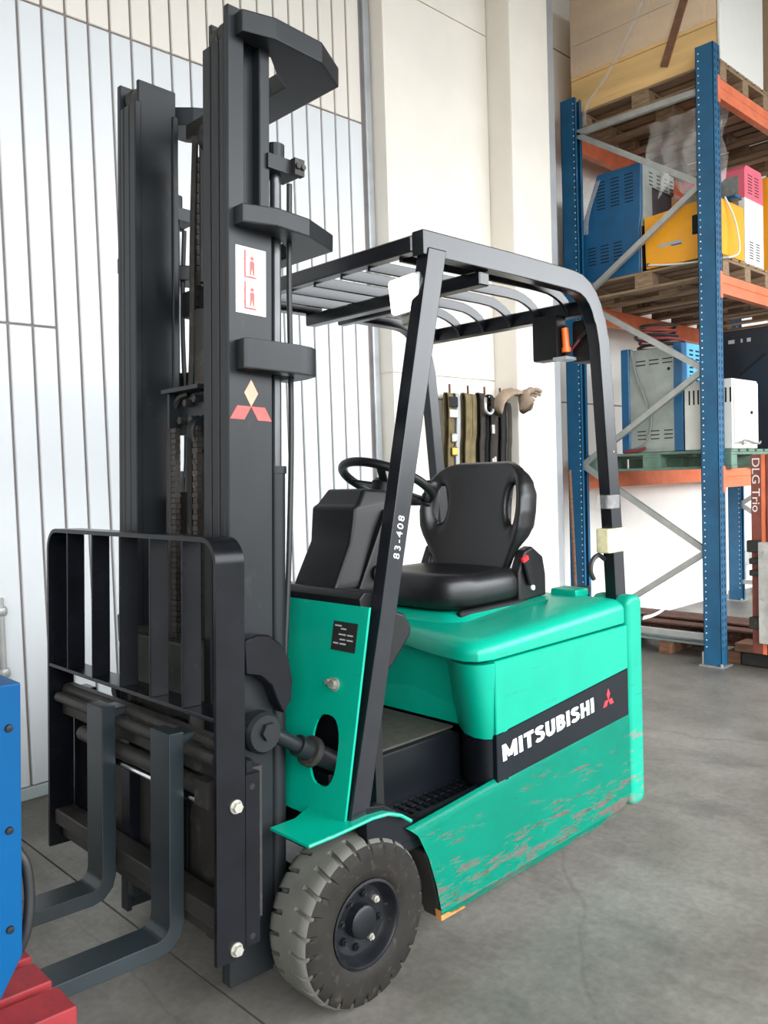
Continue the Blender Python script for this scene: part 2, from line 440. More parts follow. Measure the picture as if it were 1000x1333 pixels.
# sliding gate leaf clad in narrow metal panels
door = thing('door_1', None, None, (0, 0, 0), kind='structure')
B().box((-2.30, 1.9), (-1.80, -1.764), (0.0, 8)).make('backing', 'panel_joint', door)
px = -.0704
cache = {}
def plank(x0, x1, z0, z1, m):
    key = (round(x1-x0, 3), z0, z1, m)
    if key not in cache:
        b_ = bmesh.new(); box(b_, (-(x1-x0)/2, (x1-x0)/2), (-.012, .012), (z0, z1)); bevel(b_, .004, 1)
        bmesh.ops.recalc_face_normals(b_, faces=b_.faces)
        me = bpy.data.meshes.new('panel'); b_.to_mesh(me); b_.free(); me.materials.append(MATS[m]); cache[key] = me
    place('panel', cache[key], ((x0+x1)/2, -1.762, 0), door)
k = -17
while True:
    xr = px - .113*k; xl = xr-.113
    if xr < -2.25: break
    x0, x1 = max(xl, -2.235)+.006, xr-.006
    if x1-x0 > .02 and xr < 1.95:
        if xr > -.19+.05:
            plank(x0, x1, .062, 2.199, 'door_panel'); plank(x0, x1, 2.209, 3.686, 'door_panel')
        else: plank(x0, x1, .062, 3.686, 'door_panel')
        plank(x0, x1, 3.696, 7.9, 'door_panel_cream')
    k += 1
B().box((-2.293, -2.24), (-1.775, -1.735), (.0, 7.9)).bev(.006, 1).make('edge_profile', 'light_grey_metal', door)
tag(B().box((-2.23, 1.95), (-1.775, -1.742), (0, .058)).bev(.005, 1).make('baseboard_back', 'sill_metal'), kind='structure')
bb = bmesh.new()
tube(bb, [(.15, -1.715, .35), (.15, -1.715, .96)], .012); 
for z in (.40, .62, .90): lathe(bb, [(.02, z-.02), (.026, z-.01), (.026, z+.01), (.02, z+.02)], (.15, -1.715, 0), 'Z', 14); box(bb, (.13, .17), (-1.752, -1.70), (z-.012, z+.012))
obj('door_bolt', bb, 'zinc', door, True)
# the parts of the hall the photo only shows by their light
tag(B().box((8, 8.3), (-2.2, 6.4), (0, 8)).make('wall_left', 'plaster_wall'), kind='structure')
tag(B().box((-16.3, -16), (-2.2, 6.4), (0, 8)).make('wall_right', 'hall_wall'), kind='structure')
wf = B().box((-16, GX0), (GY, GY+.3), (0, 8)).box((GX1, 8), (GY, GY+.3), (0, 8)).box((GX0, GX1), (GY, GY+.3), (GZ, 8))
tag(wf.make('wall_front', 'hall_wall'), kind='structure')
tag(B().box((1.95, 8), (-2.2, -1.7), (0, 8)).make('wall_corner', 'concrete_wall'), kind='structure')
tag(B().box((-2.3, 1.95), (-2.2, -1.85), (0, 8)).make('wall_behind_gate', 'concrete_wall'), kind='structure')
tag(B().box((-16, 8), (-2.2, 6.3), (8, 8.3)).make('ceiling', 'ceiling_paint'), kind='structure')

# ================================================================== FORKLIFT
fl = thing('forklift', 'green and black electric forklift with raised mast, parked on the concrete floor', 'forklift', (-.6, 0, 0))
TILT = Matrix.Translation((.2579, 0, 1.4066)) @ Matrix.Rotation(-.0436, 4, 'Y') @ Matrix.Translation((-.2579, 0, -1.4066))

def mirrorY(f):
    for s in (1, -1): f(s)
def yy(s, a, b): return (a, b) if s > 0 else (-b, -a)

# ---- mast rails (three nested sections each side)
def rails(s):
    b = bmesh.new()   # outer channel
    prism(b, [(.115, .10), (.258, .10), (.258, 2.71), (.205, 2.71), (.205, 2.19), (.115, 2.19)], 'Y', *yy(s, .291, .311)); box(b, (.240, .258), yy(s, .269, .292), (.10, 2.63)); box(b, (.115, .133), yy(s, .262, .292), (.10, 2.19))
    bevel(b, .003, 1); r = obj('outer_rail', b, 'mast_paint', fl, M=TILT)
    if s > 0: NEAR['rail'] = r
    b = bmesh.new()   # middle I-section, stands out above the outer channel
    box(b, (.118, .152), yy(s, .246, .306), (2.19, 2.66)); box(b, (.14, .22), yy(s, .252, .272), (2.19, 2.68))
    box(b, (.236, .259), yy(s, .231, .265), (.16, 2.63)); box(b, (.12, .24), yy(s, .238, .250), (.16, 2.68)); box(b, (.10, .122), yy(s, .228, .258), (.16, 2.62))
    bevel(b, .003, 1); obj('middle_rail', b, 'mast_paint', fl, M=TILT)
    b = bmesh.new()   # inner section
    box(b, (.238, .260), yy(s, .191, .227), (.20, 2.63)); box(b, (.115, .245), yy(s, .198, .212), (.20, 2.70)); box(b, (.11, .13), yy(s, .191, .222), (.20, 2.62))
    bevel(b, .003, 1); obj('inner_rail', b, 'mast_paint', fl, M=TILT)
    for y, z in ((.225, 2.655), (.262, 2.66)):
        b = bmesh.new(); lathe(b, [(.008, -.016), (.03, -.016), (.034, -.012), (.034, .012), (.03, .016), (.008, .016)], (.215, s*y, z), 'Y', 20)
        obj('mast_roller', b, 'mast_dirty', fl, True, TILT)
NEAR = {}
mirrorY(rails)
# cross ties: horseshoe plates reaching round behind the mast
def tie(name, z0, z1, outer, inner, M=TILT, bev=.004):
    pts = outer + [(x, -y) for x, y in outer[::-1]]
    ipt = inner + [(x, -y) for x, y in inner[::-1]]
    b = bmesh.new(); n = len(pts); assert len(ipt) == n
    L = [[bm_v for bm_v in [b.verts.new((x, y, z)) for x, y in P]] for P in (pts, ipt) for z in (z0, z1)]
    o0, o1, i0, i1 = L
    for k in range(n-1):
        b.faces.new((o0[k], o0[k+1], o1[k+1], o1[k])); b.faces.new((i0[k+1], i0[k], i1[k], i1[k+1]))
        b.faces.new((o0[k+1], o0[k], i0[k], i0[k+1])); b.faces.new((o1[k], o1[k+1], i1[k+1], i1[k]))
    for k in (0, n-1): b.faces.new((o0[k], o1[k], i1[k], i0[k]))
    bevel(b, bev, 2); return obj(name, b, 'mast_paint', fl, M=M)
tie('top_tie', 2.632, 2.69, [(.235, .345), (.145, .372), (-.02, .365), (-.145, .292)], [(.235, .306), (.10, .285), (.035, .225), (-.03, .18)])
tie('middle_tie', 2.132, 2.182, [(.240, .352), (.150, .385), (.035, .375), (-.105, .312)], [(.240, .309), (.09, .300), (.02, .25), (-.045, .19)])
def lower_tie(s_):      # padded lower tie with rounded ends
    b = bmesh.new()
    pts = [(.236, .3), (.236, .350), (.225, .360), (.07, .372), (.02, .366), (-.008, .350), (-.02, .30), (-.02, .2)]
    inn = [(.20, .3), (.20, .312), (.19, .3125), (.07, .315), (.045, .315), (.035, .30), (.03, .28), (.03, .2)]
    o0, o1, i0, i1 = [[b.verts.new((x, s_*y, z)) for x, y in P] for P in (pts, inn) for z in (1.750, 1.832)]
    for k in range(len(pts)-1):
        b.faces.new((o0[k], o0[k+1], o1[k+1], o1[k])); b.faces.new((i0[k+1], i0[k], i1[k], i1[k+1])); b.faces.new((o0[k+1], o0[k], i0[k], i0[k+1])); b.faces.new((o1[k], o1[k+1], i1[k+1], i1[k]))
    for k in (0, len(pts)-1): b.faces.new((o0[k], o1[k], i1[k], i0[k]))
    bevel(b, .006, 2, 50); obj('lower_tie', b, 'mast_paint', fl, True, TILT)
mirrorY(lower_tie)
B().box((-.02, .02), (-.25, .25), (1.755, 1.825)).bev(.006, 1).make('lower_tie_bar', 'mast_paint', fl, M=TILT)
# front cross members between the rails
B().box((.04, .08), (-.2, .2), (2.56, 2.61)).bev(.004, 1).make('top_cross_member', 'mast_dirty', fl, M=TILT)
B().box((.05, .10), (-.2, .2), (1.985, 2.07)).bev(.012, 2).make('cross_member', 'mast_paint', fl, True, TILT)
B().box((.13, .2), (-.24, .24), (.16, .40)).bev(.006, 1).make('bottom_cross_member', 'mast_dirty', fl, M=TILT)
B().box((.05, .11), (-.25, .25), (1.03, 1.43)).bev(.006, 1).make('rear_cross_member', 'mast_dirty', fl, M=TILT)
B().box((.05, .12), (-.3, .3), (.10, .22)).bev(.006, 1).make('base_cross_member', 'mast_dirty', fl, M=TILT)
# lift cylinders, chains, hoses
for s in (1, -1):
    B().cyl((.077, s*.275, .2), (.077, s*.275, 1.48), .026, 18).cyl((.077, s*.275, 1.48), (.077, s*.275, 1.50), .03, 18).make('lift_cylinder', 'mast_paint', fl, True, TILT)
    B().cyl((.077, s*.275, 1.50), (.077, s*.275, 2.36), .016, 16).make('lift_rod', 'dark_steel', fl, True, TILT)
    b = bmesh.new(); box(b, (.02, .13), yy(s, .235, .315), (2.315, 2.355)); cyl(b, (.077, s*.275, 2.355), (.077, s*.275, 2.40), .026)
    br = obj('rod_bracket', b, 'mast_paint', fl, M=TILT)
    b = bmesh.new(); box(b, (.018, .052), yy(s, .313, .333), (2.312, 2.358)); 
    for x in (.026, .044): cyl(b, (x, s*.333, 2.335), (x, s*.341, 2.335), .008, 6)
    obj('clamp', b, 'mast_dirty', br, M=TILT)
    B().tube(smooth_path([(.035, s*.285, 2.30), (.04, s*.29, 2.0), (.03, s*.285, 1.6), (.045, s*.29, 1.2), (.06, s*.28, .8)]), .008, 8).make('hydraulic_hose', 'hose_rubber', fl, True, TILT)
B().cyl((.11, -.045, .25), (.11, -.045, 1.985), .03, 18).make('free_lift_cylinder', 'mast_dirty', fl, True, TILT)
B().cyl((.10, -.04, 2.07), (.10, -.04, 2.50), .024, 18).make('free_lift_rod', 'dark_steel', fl, True, TILT)
def chain(x, y, z0, z1):
    b = bmesh.new(); z = z0; k = 0
    while z < z1:
        w_ = .010 if k % 2 else .014
        box(b, (x-.008, x+.008), (y-w_, y+w_), (z, z+.014)); z += .016; k += 1
    o = obj('leaf_chain', b, 'grease_chain', fl, M=TILT); o['kind'] = 'stuff'
for y in (-.035, .085): chain(.215, y, .9, 1.62)
for y in (-.10, -.0): chain(.10, y, 1.43, 2.46)
B().tube(smooth_path([(.205, -.085, .9), (.205, -.088, 1.3), (.205, -.082, 1.6), (.20, -.05, 1.70), (.19, 0, 1.72)]), .011, 8).make('chain_hose', 'hose_rubber', fl, True, TILT)
for y in (-.075, .012, .035): B().tube(smooth_path([(.12, y, 2.52), (.13, y, 2.2), (.13, y-.005, 1.9), (.135, y-.01, 1.6), (.14, y-.01, 1.0)]), .010, 8).make('mast_hose', 'mast_dirty', fl, True, TILT)
for y, z, r in ((.02, 2.49, .045), (.095, 2.49, .06), (.105, 2.30, .045), (.07, 1.60, .055)):
    b = bmesh.new(); lathe(b, [(.01, -.018), (r, -.018), (r*.88, -.010), (r*.88, .010), (r, .018), (.01, .018)], (.12 if z > 2 else .175, y, z), 'Y', 28)
    sh = obj('chain_sheave', b, 'mast_paint', fl, True, TILT)
    b = bmesh.new(); lathe(b, [(.004, .0), (r*.35, .0), (r*.30, .026), (.004, .026)], (.12 if z > 2 else .175, y, z), 'Y', 16); obj('sheave_hub', b, 'bolt_metal', sh, True, TILT)
b = bmesh.new(); box(b, (.165, .235), (-.085, .12), (1.722, 1.734)); box(b, (.165, .225), (-.065, -.053), (1.62, 1.73)); box(b, (.17, .19), (-.06, .12), (1.60, 1.72))
cb = obj('chain_bracket', b, 'mast_paint', fl, M=TILT)
for y, z in ((.01, 1.69), (.06, 1.70), (-.02, 1.64), (.04, 1.64)):
    B().cyl((.19, y, z), (.212, y, z), .012, 6).make('bolt', 'mast_dirty', cb, M=TILT)

# ---- stickers on the near rail
def rail_decal(name, pts, mat, parent, d=.0008):
    b = bmesh.new(); prism(b, pts, 'Y', .311, .311+d); return obj(name, b, mat, parent, M=TILT)
st = rail_decal('warning_sticker', [(.2345, 1.905), (.2345, 2.083), (.137, 2.083), (.137, 1.905)], 'white_print', fl, .0006)
def picto(zc, name, pts, mat, parent, d): return rail_decal(name, [(.186+(x-.186)*1.28, zc+(z-zc)*1.12) for x, z in pts], mat, parent, d)
for zc in (2.035, 1.951):     # two little hazard pictures: mast, load and a crossed-out figure
    picto(zc, 'pictogram_mast', [(.203, zc-.03), (.203, zc+.036), (.199, zc+.036), (.199, zc-.03)], 'red_print', st, .001)
    picto(zc, 'pictogram_fork', [(.199, zc-.03), (.199, zc-.026), (.172, zc-.026), (.172, zc-.03)], 'red_print', st, .001)
    picto(zc, 'pictogram_wheel', arc(.212, zc-.024, .008, 0, 330, 9), 'grey_print', st, .001)
    picto(zc, 'pictogram_figure', [(.189, zc-.022), (.189, zc+.008), (.186, zc+.012), (.180, zc+.012), (.177, zc+.008), (.177, zc-.022), (.181, zc-.022), (.183, zc-.006), (.185, zc-.022)], 'faded_red_print', st, .001)
    picto(zc, 'pictogram_head', arc(.183, zc+.018, .005, 0, 330, 8), 'faded_red_print', st, .001)
    b = bmesh.new(); n = 20
    for k in range(n):
        a0, a1 = 2*math.pi*k/n, 2*math.pi*(k+1)/n
        prism(b, [(.184+1.25*r*math.cos(a), zc+.001+1.25*r*math.sin(a)) for r, a in ((.022, a0), (.025, a0), (.025, a1), (.022, a1))], 'Y', .311, .3119)
    obj('pictogram_ring', b, 'pink_print', st, M=TILT)
    picto(zc, 'pictogram_roof', [(.192, zc+.034), (.192, zc+.037), (.172, zc+.032), (.170, zc+.022), (.173, zc+.022), (.174, zc+.030)], 'grey_print', st, .001)
def diamonds(c, s, up):      # three rhombi round a point, 2D (u to the right, v up)
    out = []
    for a in (90, 210, 330):
        d = Vector((math.cos(R(a)), math.sin(R(a)))); e = Vector((-d.y, d.x)); L_ = s*1.732/2
        out.append([(c[0]+p.x, c[1]+p.y) for p in (d*0, d*L_+e*s*.5, d*2*L_, d*L_-e*s*.5)])
    return out
for i, P in enumerate(diamonds((0, 0), .0415, 1)):
    rail_decal('diamond_mark', [(.186-u*1.08, 1.657+v) for u, v in P], ('pink_print', 'faded_red_print', 'faded_red_print')[i], fl)

# ---- load backrest
XB, XD = .4155, .335
YB = [-.340, -.169, .004, .174, .337]
b = bmesh.new()      # frame: flat bar bent round, open at the foot
out = [(-.493, .292)] + [(-.493, 1.25)] + arc(-.428, 1.25, .065, 180, 90, 6)[1:] + arc(.428, 1.25, .065, 90, 0, 6) + [(.493, .292)]
inn = [(-.481, .292)] + [(-.481, 1.25)] + arc(-.428, 1.25, .053, 180, 90, 6)[1:] + arc(.428, 1.25, .053, 90, 0, 6) + [(.481, .292)]
V = [[b.verts.new((x, y, z)) for y, z in P] for P in (out, inn) for x in (XB, XD)]
of, ob, inf, inb = V
for k in range(len(out)-1):
    b.faces.new((of[k], of[k+1], ob[k+1], ob[k])); b.faces.new((inf[k+1], inf[k], inb[k], inb[k+1])); b.faces.new((of[k+1], of[k], inf[k], inf[k+1])); b.faces.new((ob[k], ob[k+1], inb[k+1], inb[k]))
for k in (0, len(out)-1): b.faces.new((of[k], ob[k], inb[k], inf[k]))
frame = obj('backrest_frame', b, 'black_paint', fl, True, TILT)
B().box((XD, XB), (-.482, .482), (.873, .884)).bev(.002, 1).make('backrest_rail', 'black_paint', fl, M=TILT)
for y in YB: B().box((XB-.055, XB), (y-.004, y+.004), (.883, 1.305)).bev(.002, 1).make('backrest_bar', 'black_paint', fl, M=TILT)
for z in (.665, .318):
    b = bmesh.new(); cyl(b, (.362, .492, z), (.362, .497, z), .017, 18); cyl(b, (.362, .497, z), (.362, .508, z), .013, 6); obj('bolt', b, 'bolt_metal', frame, M=TILT)
# ---- carriage
for s in (1, -1):
    b = bmesh.new(); box(b, (.285, .333), yy(s, .462, .488), (.305, .735)); box(b, (.30, .325), yy(s, .44, .48), (.72, .765)); bevel(b, .004, 1)
    sp = obj('carriage_side_plate', b, 'black_paint', fl, M=TILT)
    for z in (.70, .33): B().cyl((.31, s*.484, z), (.31, s*.4885, z), .008, 10).make('bolt_hole', 'hole_black', sp, M=TILT)
b = bmesh.new(); prism(b, [(.325, .715), (.325, .80), (.335, .812), (.365, .812), (.375, .80), (.375, .715)], 'Y', -.48, .48); bevel(b, .004, 1)
obj('upper_carriage_bar', b, 'mast_dirty', fl, M=TILT)
B().cyl((.392, -.46, .775), (.392, .46, .775), .016, 14).make('fork_latch_rail', 'mast_dirty', fl, True, TILT)
B().cyl((.385, -.30, .69), (.385, .40, .69), .022, 14).box((.36, .41), (.385, .44), (.655, .72)).make('side_shift_cylinder', 'mast_dirty', fl, True, TILT)
B().cyl((.39, -.2, .655), (.39, .40, .655), .009, 10).make('side_shift_rod', 'chrome', fl, True, TILT)
b = bmesh.new(); prism(b, [(.325, .315), (.325, .40), (.335, .412), (.40, .412), (.40, .365), (.375, .35), (.375, .315)], 'Y', -.48, .48); bevel(b, .004, 1)
obj('lower_carriage_bar', b, 'mast_dirty', fl, M=TILT)
for y0, y1 in ((-.478, -.40), (-.16, -.10), (.10, .16)):
    B().box((.29, .332), (y0, y1), (.30, .80)).bev(.005, 1).make('carriage_upright', 'black_paint', fl, M=TILT)
B().box((.245, .285), (-.17, .17), (.32, 1.0)).bev(.005, 1).make('carriage_back_plate', 'mast_dirty', fl, M=TILT)
B().box((.268, .30), (-.30, .47), (.36, .74)).make('carriage_cover', 'mast_dirty', fl, M=TILT)
for s in (1, -1):
    B().box((.13, .30), yy(s, .165, .187), (.26, 1.02)).bev(.006, 1).make('carriage_roller_plate', 'mast_dirty', fl, M=TILT)
# ---- forks
def fork(yc):
    y0, y1 = yc-.048, yc+.048
    b = bmesh.new()
    x0, x1 = .405, .447       # back and front of the shank (mast frame)
    zt, zb = .822, .272
    tip = 1.52
    prof = [(x0, zt), (x1, zt), (x1, zb+.075)] + [(x1+.030*(1-math.cos(R(a))), zb+.042+.033*(1-math.sin(R(a)))) for a in (30, 60, 90)]
    prof += [(tip, zb+.028), (tip, zb+.016), (1.1, zb), (x0+.07, zb)] + [(x0+.07*(1-math.sin(R(a))), zb+.07*(1-math.cos(R(a)))) for a in (30, 60, 90)]
    prism(b, prof, 'Y', y0, y1); bevel(b, .004, 2, 25)
    f = obj('fork', b, 'fork_paint', fl, True, TILT)
    B().box((.36, x0+.004), (y0+.01, y1-.01), (.772, .812)).bev(.004, 1).make('fork_hook', 'fork_paint', f, M=TILT)
    b = bmesh.new(); cyl(b, (.385, y1, .78), (.385, y1+.035, .78), .016, 12); obj('fork_latch_knob', b, 'mast_paint', f, True, TILT)
fork(.280); fork(-.090)
# ---- tilt cylinder and its cover plates on the mast side
for s in (1, -1):
    b = bmesh.new(); lathe(b, [(.01, -.03), (.052, -.03), (.056, -.022), (.056, .012), (.048, .022), (.01, .022)], (.222, s*.365, .785), 'Y', 28)
    pv = obj('tilt_pivot', b, 'mast_paint', fl, True)
    b = bmesh.new(); lathe(b, [(.004, 0), (.026, 0), (.024, s*.012), (.004, s*.012)], (.215, s*.387, .79), 'Y', 6); obj('pivot_nut', b, 'mast_paint', pv)
    b = bmesh.new(); cyl(b, (.19, s*.360, .775), (.03, s*.360, .675), .021, 18); cyl(b, (.10, s*.36, .719), (-.1, s*.36, .595), .030, 18)
    obj('tilt_cylinder', b, 'mast_paint', fl, True)
    b = bmesh.new(); lathe(b, [(.036, -.01), (.043, -.008), (.043, .012), (.036, .016)], (0, 0, 0), 'Z', 20)
    M = Matrix.Translation((.055, s*.36, .69)) @ Vector((-.16, 0, -.10)).to_track_quat('Z', 'Y').to_matrix().to_4x4()
    obj('gland_nut', b, 'mast_dirty', fl, True, M)
    b = bmesh.new(); prism(b, [(.26, .945), (.26, 1.035), (.22, 1.045), (.18, 1.038), (.14, 1.008), (.115, .96), (.105, .90), (.113, .845), (.14, .815), (.157, .845), (.178, .90), (.213, .932)], 'Y', *yy(s, .318, .36)); bevel(b, .004, 1, 60)
    obj('mast_bracket', b, 'black_paint', fl, True)
# ---- drive wheels
def tire_bm(s):
    b = bmesh.new(); yo = .525
    prof = [(.116, -.020), (.128, -.006), (.150, 0), (.185, -.001), (.204, -.004), (.2175, -.010), (.2255, -.022), (.2285, -.036), (.2285, -.062), (.2285, -.066)]
    prof = prof + [(r, -.173-h) for r, h in prof[::-1]]
    ang = []
    N = 26
    for k in range(N):
        for f_, g in ((0, 0), (.40, 0), (.74, 0), (.78, 1), (.95, 1), (.99, 0)): ang.append((2*math.pi*(k+f_)/N, g))
    rings = []
    for j, (r, h) in enumerate(prof):
        ring = []; far = j >= 10
        for a, g in ang:
            rr, hh = r, h; aa = a
            d = abs(h) if not far else .173-abs(h)
            if g and r > .2 and d < .063: rr = r-.013
            if r > .21 and d < .063: aa = a + (d-.03)*.9
            aa += (.5*2*math.pi/N if far else 0)
            ring.append(b.verts.new((rr*math.cos(aa), (yo+hh)*1.0, .2285+rr*math.sin(aa))))
        rings.append(ring)
    n = len(ang)
    for j in range(len(rings)-1):
        for k in range(n):
            f = b.faces.new((rings[j][k], rings[j][(k+1) % n], rings[j+1][(k+1) % n], rings[j+1][k]))
            f.material_index = 1 if prof[j][0] > .205 and prof[j+1][0] > .205 else 0
    for k in range(n): b.faces.new((rings[-1][k], rings[-1][(k+1) % n], rings[0][(k+1) % n], rings[0][k]))
    if s < 0: bmesh.ops.scale(b, vec=(1, -1, 1), verts=b.verts)
    return b
for s in (1, -1):
    t_ = obj('tire', tire_bm(s), ['side_rubber', 'tread_rubber'], fl, True)
    b = bmesh.new(); lathe(b, [(.118, -.15), (.118, -.02), (.121, -.008), (.114, -.006), (.108, -.012), (.104, -.03), (.094, -.044), (.05, -.050), (.01, -.050)], (0, .525, .2285), 'Y', 40)
    if s < 0: bmesh.ops.scale(b, vec=(1, -1, 1), verts=b.verts)
    rim = obj('wheel_rim', b, 'rim_paint', fl, True)
    b = bmesh.new(); lathe(b, [(.047, -.05), (.045, -.022), (.038, -.016), (.01, -.014)], (0, .525, .2285), 'Y', 28)
    if s < 0: bmesh.ops.scale(b, vec=(1, -1, 1), verts=b.verts)
    obj('wheel_hub', b, 'rim_paint', rim, True)
    for k in range(8):
        a = 2*math.pi*(k+.3)/8; x, z = .072*math.cos(a), .2285+.072*math.sin(a)
        B().cyl((x, s*.476, z), (x, s*.490, z), .0105, 6).cyl((x, s*.488, z), (x, s*.496, z), .006, 8).make('wheel_nut', 'bolt_metal' if k in (3, 5) else 'rim_paint', rim)
B().cyl((0, -.36, .2285), (0, .36, .2285), .05, 16).make('drive_axle', 'mast_dirty', fl, True)
for y in (-.09, .09):
    b = bmesh.new(); lathe(b, [(.06, -.06), (.19, -.06), (.2, -.05), (.2, .05), (.19, .06), (.06, .06)], (-1.22, y, .2), 'Y', 36); obj('steer_wheel', b, 'side_rubber', fl, True)

# ---- lower side panels (battered green skirts)
def arch_x(z):
    P = [(.123, -.291), (.182, -.284), (.272, -.261), (.346, -.234), (.408, -.201), (.442, -.164), (.47, -.16)]
    for (a, xa), (c, xc) in zip(P, P[1:]):
        if a <= z <= c: return xa+(xc-xa)*(z-a)/(c-a)
    return P[-1][1] if z > .4 else P[0][1]
def top_z(x): return .440+(-.164-x)*.0765       # skirt top edge climbs to the rear
def skirt(s):
    b = bmesh.new()
    nu = 24; rows = []
    zrel = [(0, .514), (.03, .519), (.07, .526), (.085, .5285), (.10, .527), (.35, .5265), (.65, .526), (.90, .525), (.955, .5235), (.985, .518), (1.0, .508)]
    for fz, y in zrel:
        row = []
        for k in range(nu+1):
            u = k/nu
            zz = .123+fz*(top_z(-.164)-.123); xf = arch_x(min(zz, .442)); xr = -1.388
            x = xf+(xr-xf)*u
            z = .123+fz*(top_z(x)-.123)
            rr = max(0, (u-.955)/.045); z += (.05*rr*rr)*(1-fz)**3     # rounded rear lower corner
            row.append(b.verts.new((x, s*y, z)))
        rows.append(row)
    for A, C in zip(rows, rows[1:]):
        for k in range(nu): b.faces.new((A[k], A[k+1], C[k+1], C[k]))
    g = bmesh.ops.solidify(b, geom=b.faces[:], thickness=.012)
    return obj('side_skirt', b, 'green_panel', fl, True)
for s in (1, -1): skirt(s)
B().box((-1.38, -.30), (-.485, .485), (.14, .40)).make('chassis', 'black_plastic', fl)
B().prism([(-.305, .118), (-.285, .17), (-.262, .27), (-.236, .345), (-.25, .345), (-.29, .27), (-.33, .118)], 'Y', .44, .512).make('arch_liner', 'mast_dirty', fl)
B().prism([(-.2925, .1212), (-.2875, .155), (-.31, .145), (-.34, .1275), (-.40, .1245), (-.40, .1212)], 'Y', .500, .5215).make('rust_edge', 'rust_orange', fl)
# ---- rear columns of the body
for s in (1, -1):
    b = bmesh.new(); prism(b, rrect(-1.500, -1.392, .13, .958, .035, 4), 'Y', *yy(s, .36, .527)); bevel(b, .022, 3, 50)
    obj('rear_column', b, 'green_rear', fl, True)
B().box((-1.48, -1.392), (-.42, .42), (.15, .90)).bev(.02, 2).make('counterweight', 'green_clean', fl, True)
# ---- battery compartment sides + stripe
def top_stripe(x): return .614+(-.566-x)*.0824
def bot_stripe(x): return top_z(x)+.012
for s in (1, -1):
    b = bmesh.new(); prism(b, [(-.572, top_stripe(-.572)+.001), (-.572, .853), (-1.385, .851), (-1.385, top_stripe(-1.385)+.001)], 'Y', *yy(s, .490, .525)); bevel(b, .003, 1, 40)
    obj('battery_side_panel', b, 'green_clean', fl)
    b = bmesh.new(); prism(b, [(-.572, .46), (-.572, top_stripe(-.572)), (-1.386, top_stripe(-1.386)), (-1.386, .50)], 'Y', *yy(s, .488, .5245)); bevel(b, .002, 1, 40)
    stripe = obj('name_stripe', b, 'stripe_black', fl)
    if s > 0:
        M = basis((-.600, .5248, .5235), (-1, 0, .079), (.06, 0, 1))
        obj('lettering', block_letters('MITSUBISHI', .054, .545), 'white_print', stripe, M=M)
        for P in diamonds((0, 0), .0245, 1):
            b = bmesh.new(); prism(b, [(-1.240-u, .5905+v+u*.07) for u, v in P], 'Y', .5245, .5256); obj('diamond_mark', b, 'red_print', stripe)
# ---- cowl (front corner posts of the battery box) and hood front
plan = [(-.600, -.10), (-.592, .30), (-.560, .335), (-.512, .40), (-.497, .452), (-.505, .49), (-.528, .513), (-.567, .5235)]
def shell(name, z0, z1, mat, dx0=0, dx1=0, parent=None, pl=None):
    pl = pl or plan
    full = [(x, -y) for x, y in pl[:0:-1]] + pl
    full = [(x, y) for x, y in full if True]
    b = bmesh.new(); n = len(full)
    A = [b.verts.new((x+dx0, y, z0)) for x, y in full]; C = [b.verts.new((x+dx1, y, z1)) for x, y in full]
    A += [b.verts.new((-.63, full[-1][1]-.0, z0)), b.verts.new((-.63, full[0][1], z0))]; C += [b.verts.new((-.63, full[-1][1], z1)), b.verts.new((-.63, full[0][1], z1))]
    m = len(A)
    for k in range(m): b.faces.new((A[k], A[(k+1) % m], C[(k+1) % m], C[k]))
    b.faces.new(A[::-1]); b.faces.new(C)
    return obj(name, b, mat, parent or fl, True)
plan0 = [(-.600, .10), (-.592, .30), (-.560, .335), (-.512, .40), (-.497, .452), (-.505, .49), (-.528, .513), (-.567, .5235)]
shell('battery_front', .60, .848, 'green_clean', -.05, 0, pl=plan0)
shell('battery_front_base', .44, .598, 'step_plastic', -.052, -.05, pl=plan0)
# ---- hood: rounded cover over the battery
def hood():
    b = bmesh.new()
    def ring(x_in, z):
        # closed plan outline inset by x_in
        pts = [(-.585, 0), (-.560, .15), (-.515, .30), (-.492, .42), (-.488, .47), (-.510, .508), (-.565, .524), (-.8, .525), (-1.15, .525), (-1.36, .524), (-1.388, .512), (-1.388, .3), (-1.388, 0)]
        full = pts + [(x, -y) for x, y in pts[-2:0:-1]]
        cx, cy = -.95, 0
        out = []
        for x, y in full:
            sx = (abs(x-cx)-x_in)/max(abs(x-cx), 1e-6) if abs(x-cx) > x_in else 1
            sy = (abs(y)-x_in)/max(abs(y), 1e-6) if abs(y) > x_in*1.2 else 1
            zz = z + (.030*min(1, max(0, (-.6-x)/.8)) if z > .87 else 0)
            out.append(b.verts.new((cx+(x-cx)*sx, y*sy, zz)))
        return out
    rings = [ring(.004, .858), ring(0, .862), ring(0, .882), ring(.004, .898), ring(.014, .912), ring(.030, .922), ring(.055, .928), ring(.12, .932), ring(.2, .934)]
    for A, C in zip(rings, rings[1:]):
        for k in range(len(A)): b.faces.new((A[k], A[(k+1) % len(A)], C[(k+1) % len(A)], C[k]))
    b.faces.new(rings[0][::-1]); b.faces.new(rings[-1])
    return obj('battery_hood', b, 'green_clean', fl, True)
hd = hood()
b = bmesh.new()      # raised pan under the seat
for (x0, x1, y, z) in ((0, 0, 0, 0),):
    R1 = [(-.60, .27), (-1.30, .27)]
lo = rrect(-1.33, -.645, -.30, .30, .10, 5); hi = rrect(-1.29, -.70, -.255, .255, .08, 5)
A = [b.verts.new((x, y, .925)) for x, y in lo]; C = [b.verts.new((x, y, .958)) for x, y in hi]
for k in range(len(A)): b.faces.new((A[k], A[(k+1) % len(A)], C[(k+1) % len(A)], C[k]))
b.faces.new(A[::-1]); b.faces.new(C); bevel(b, .010, 3, 25); obj('seat_pan', b, 'green_clean', hd, True)
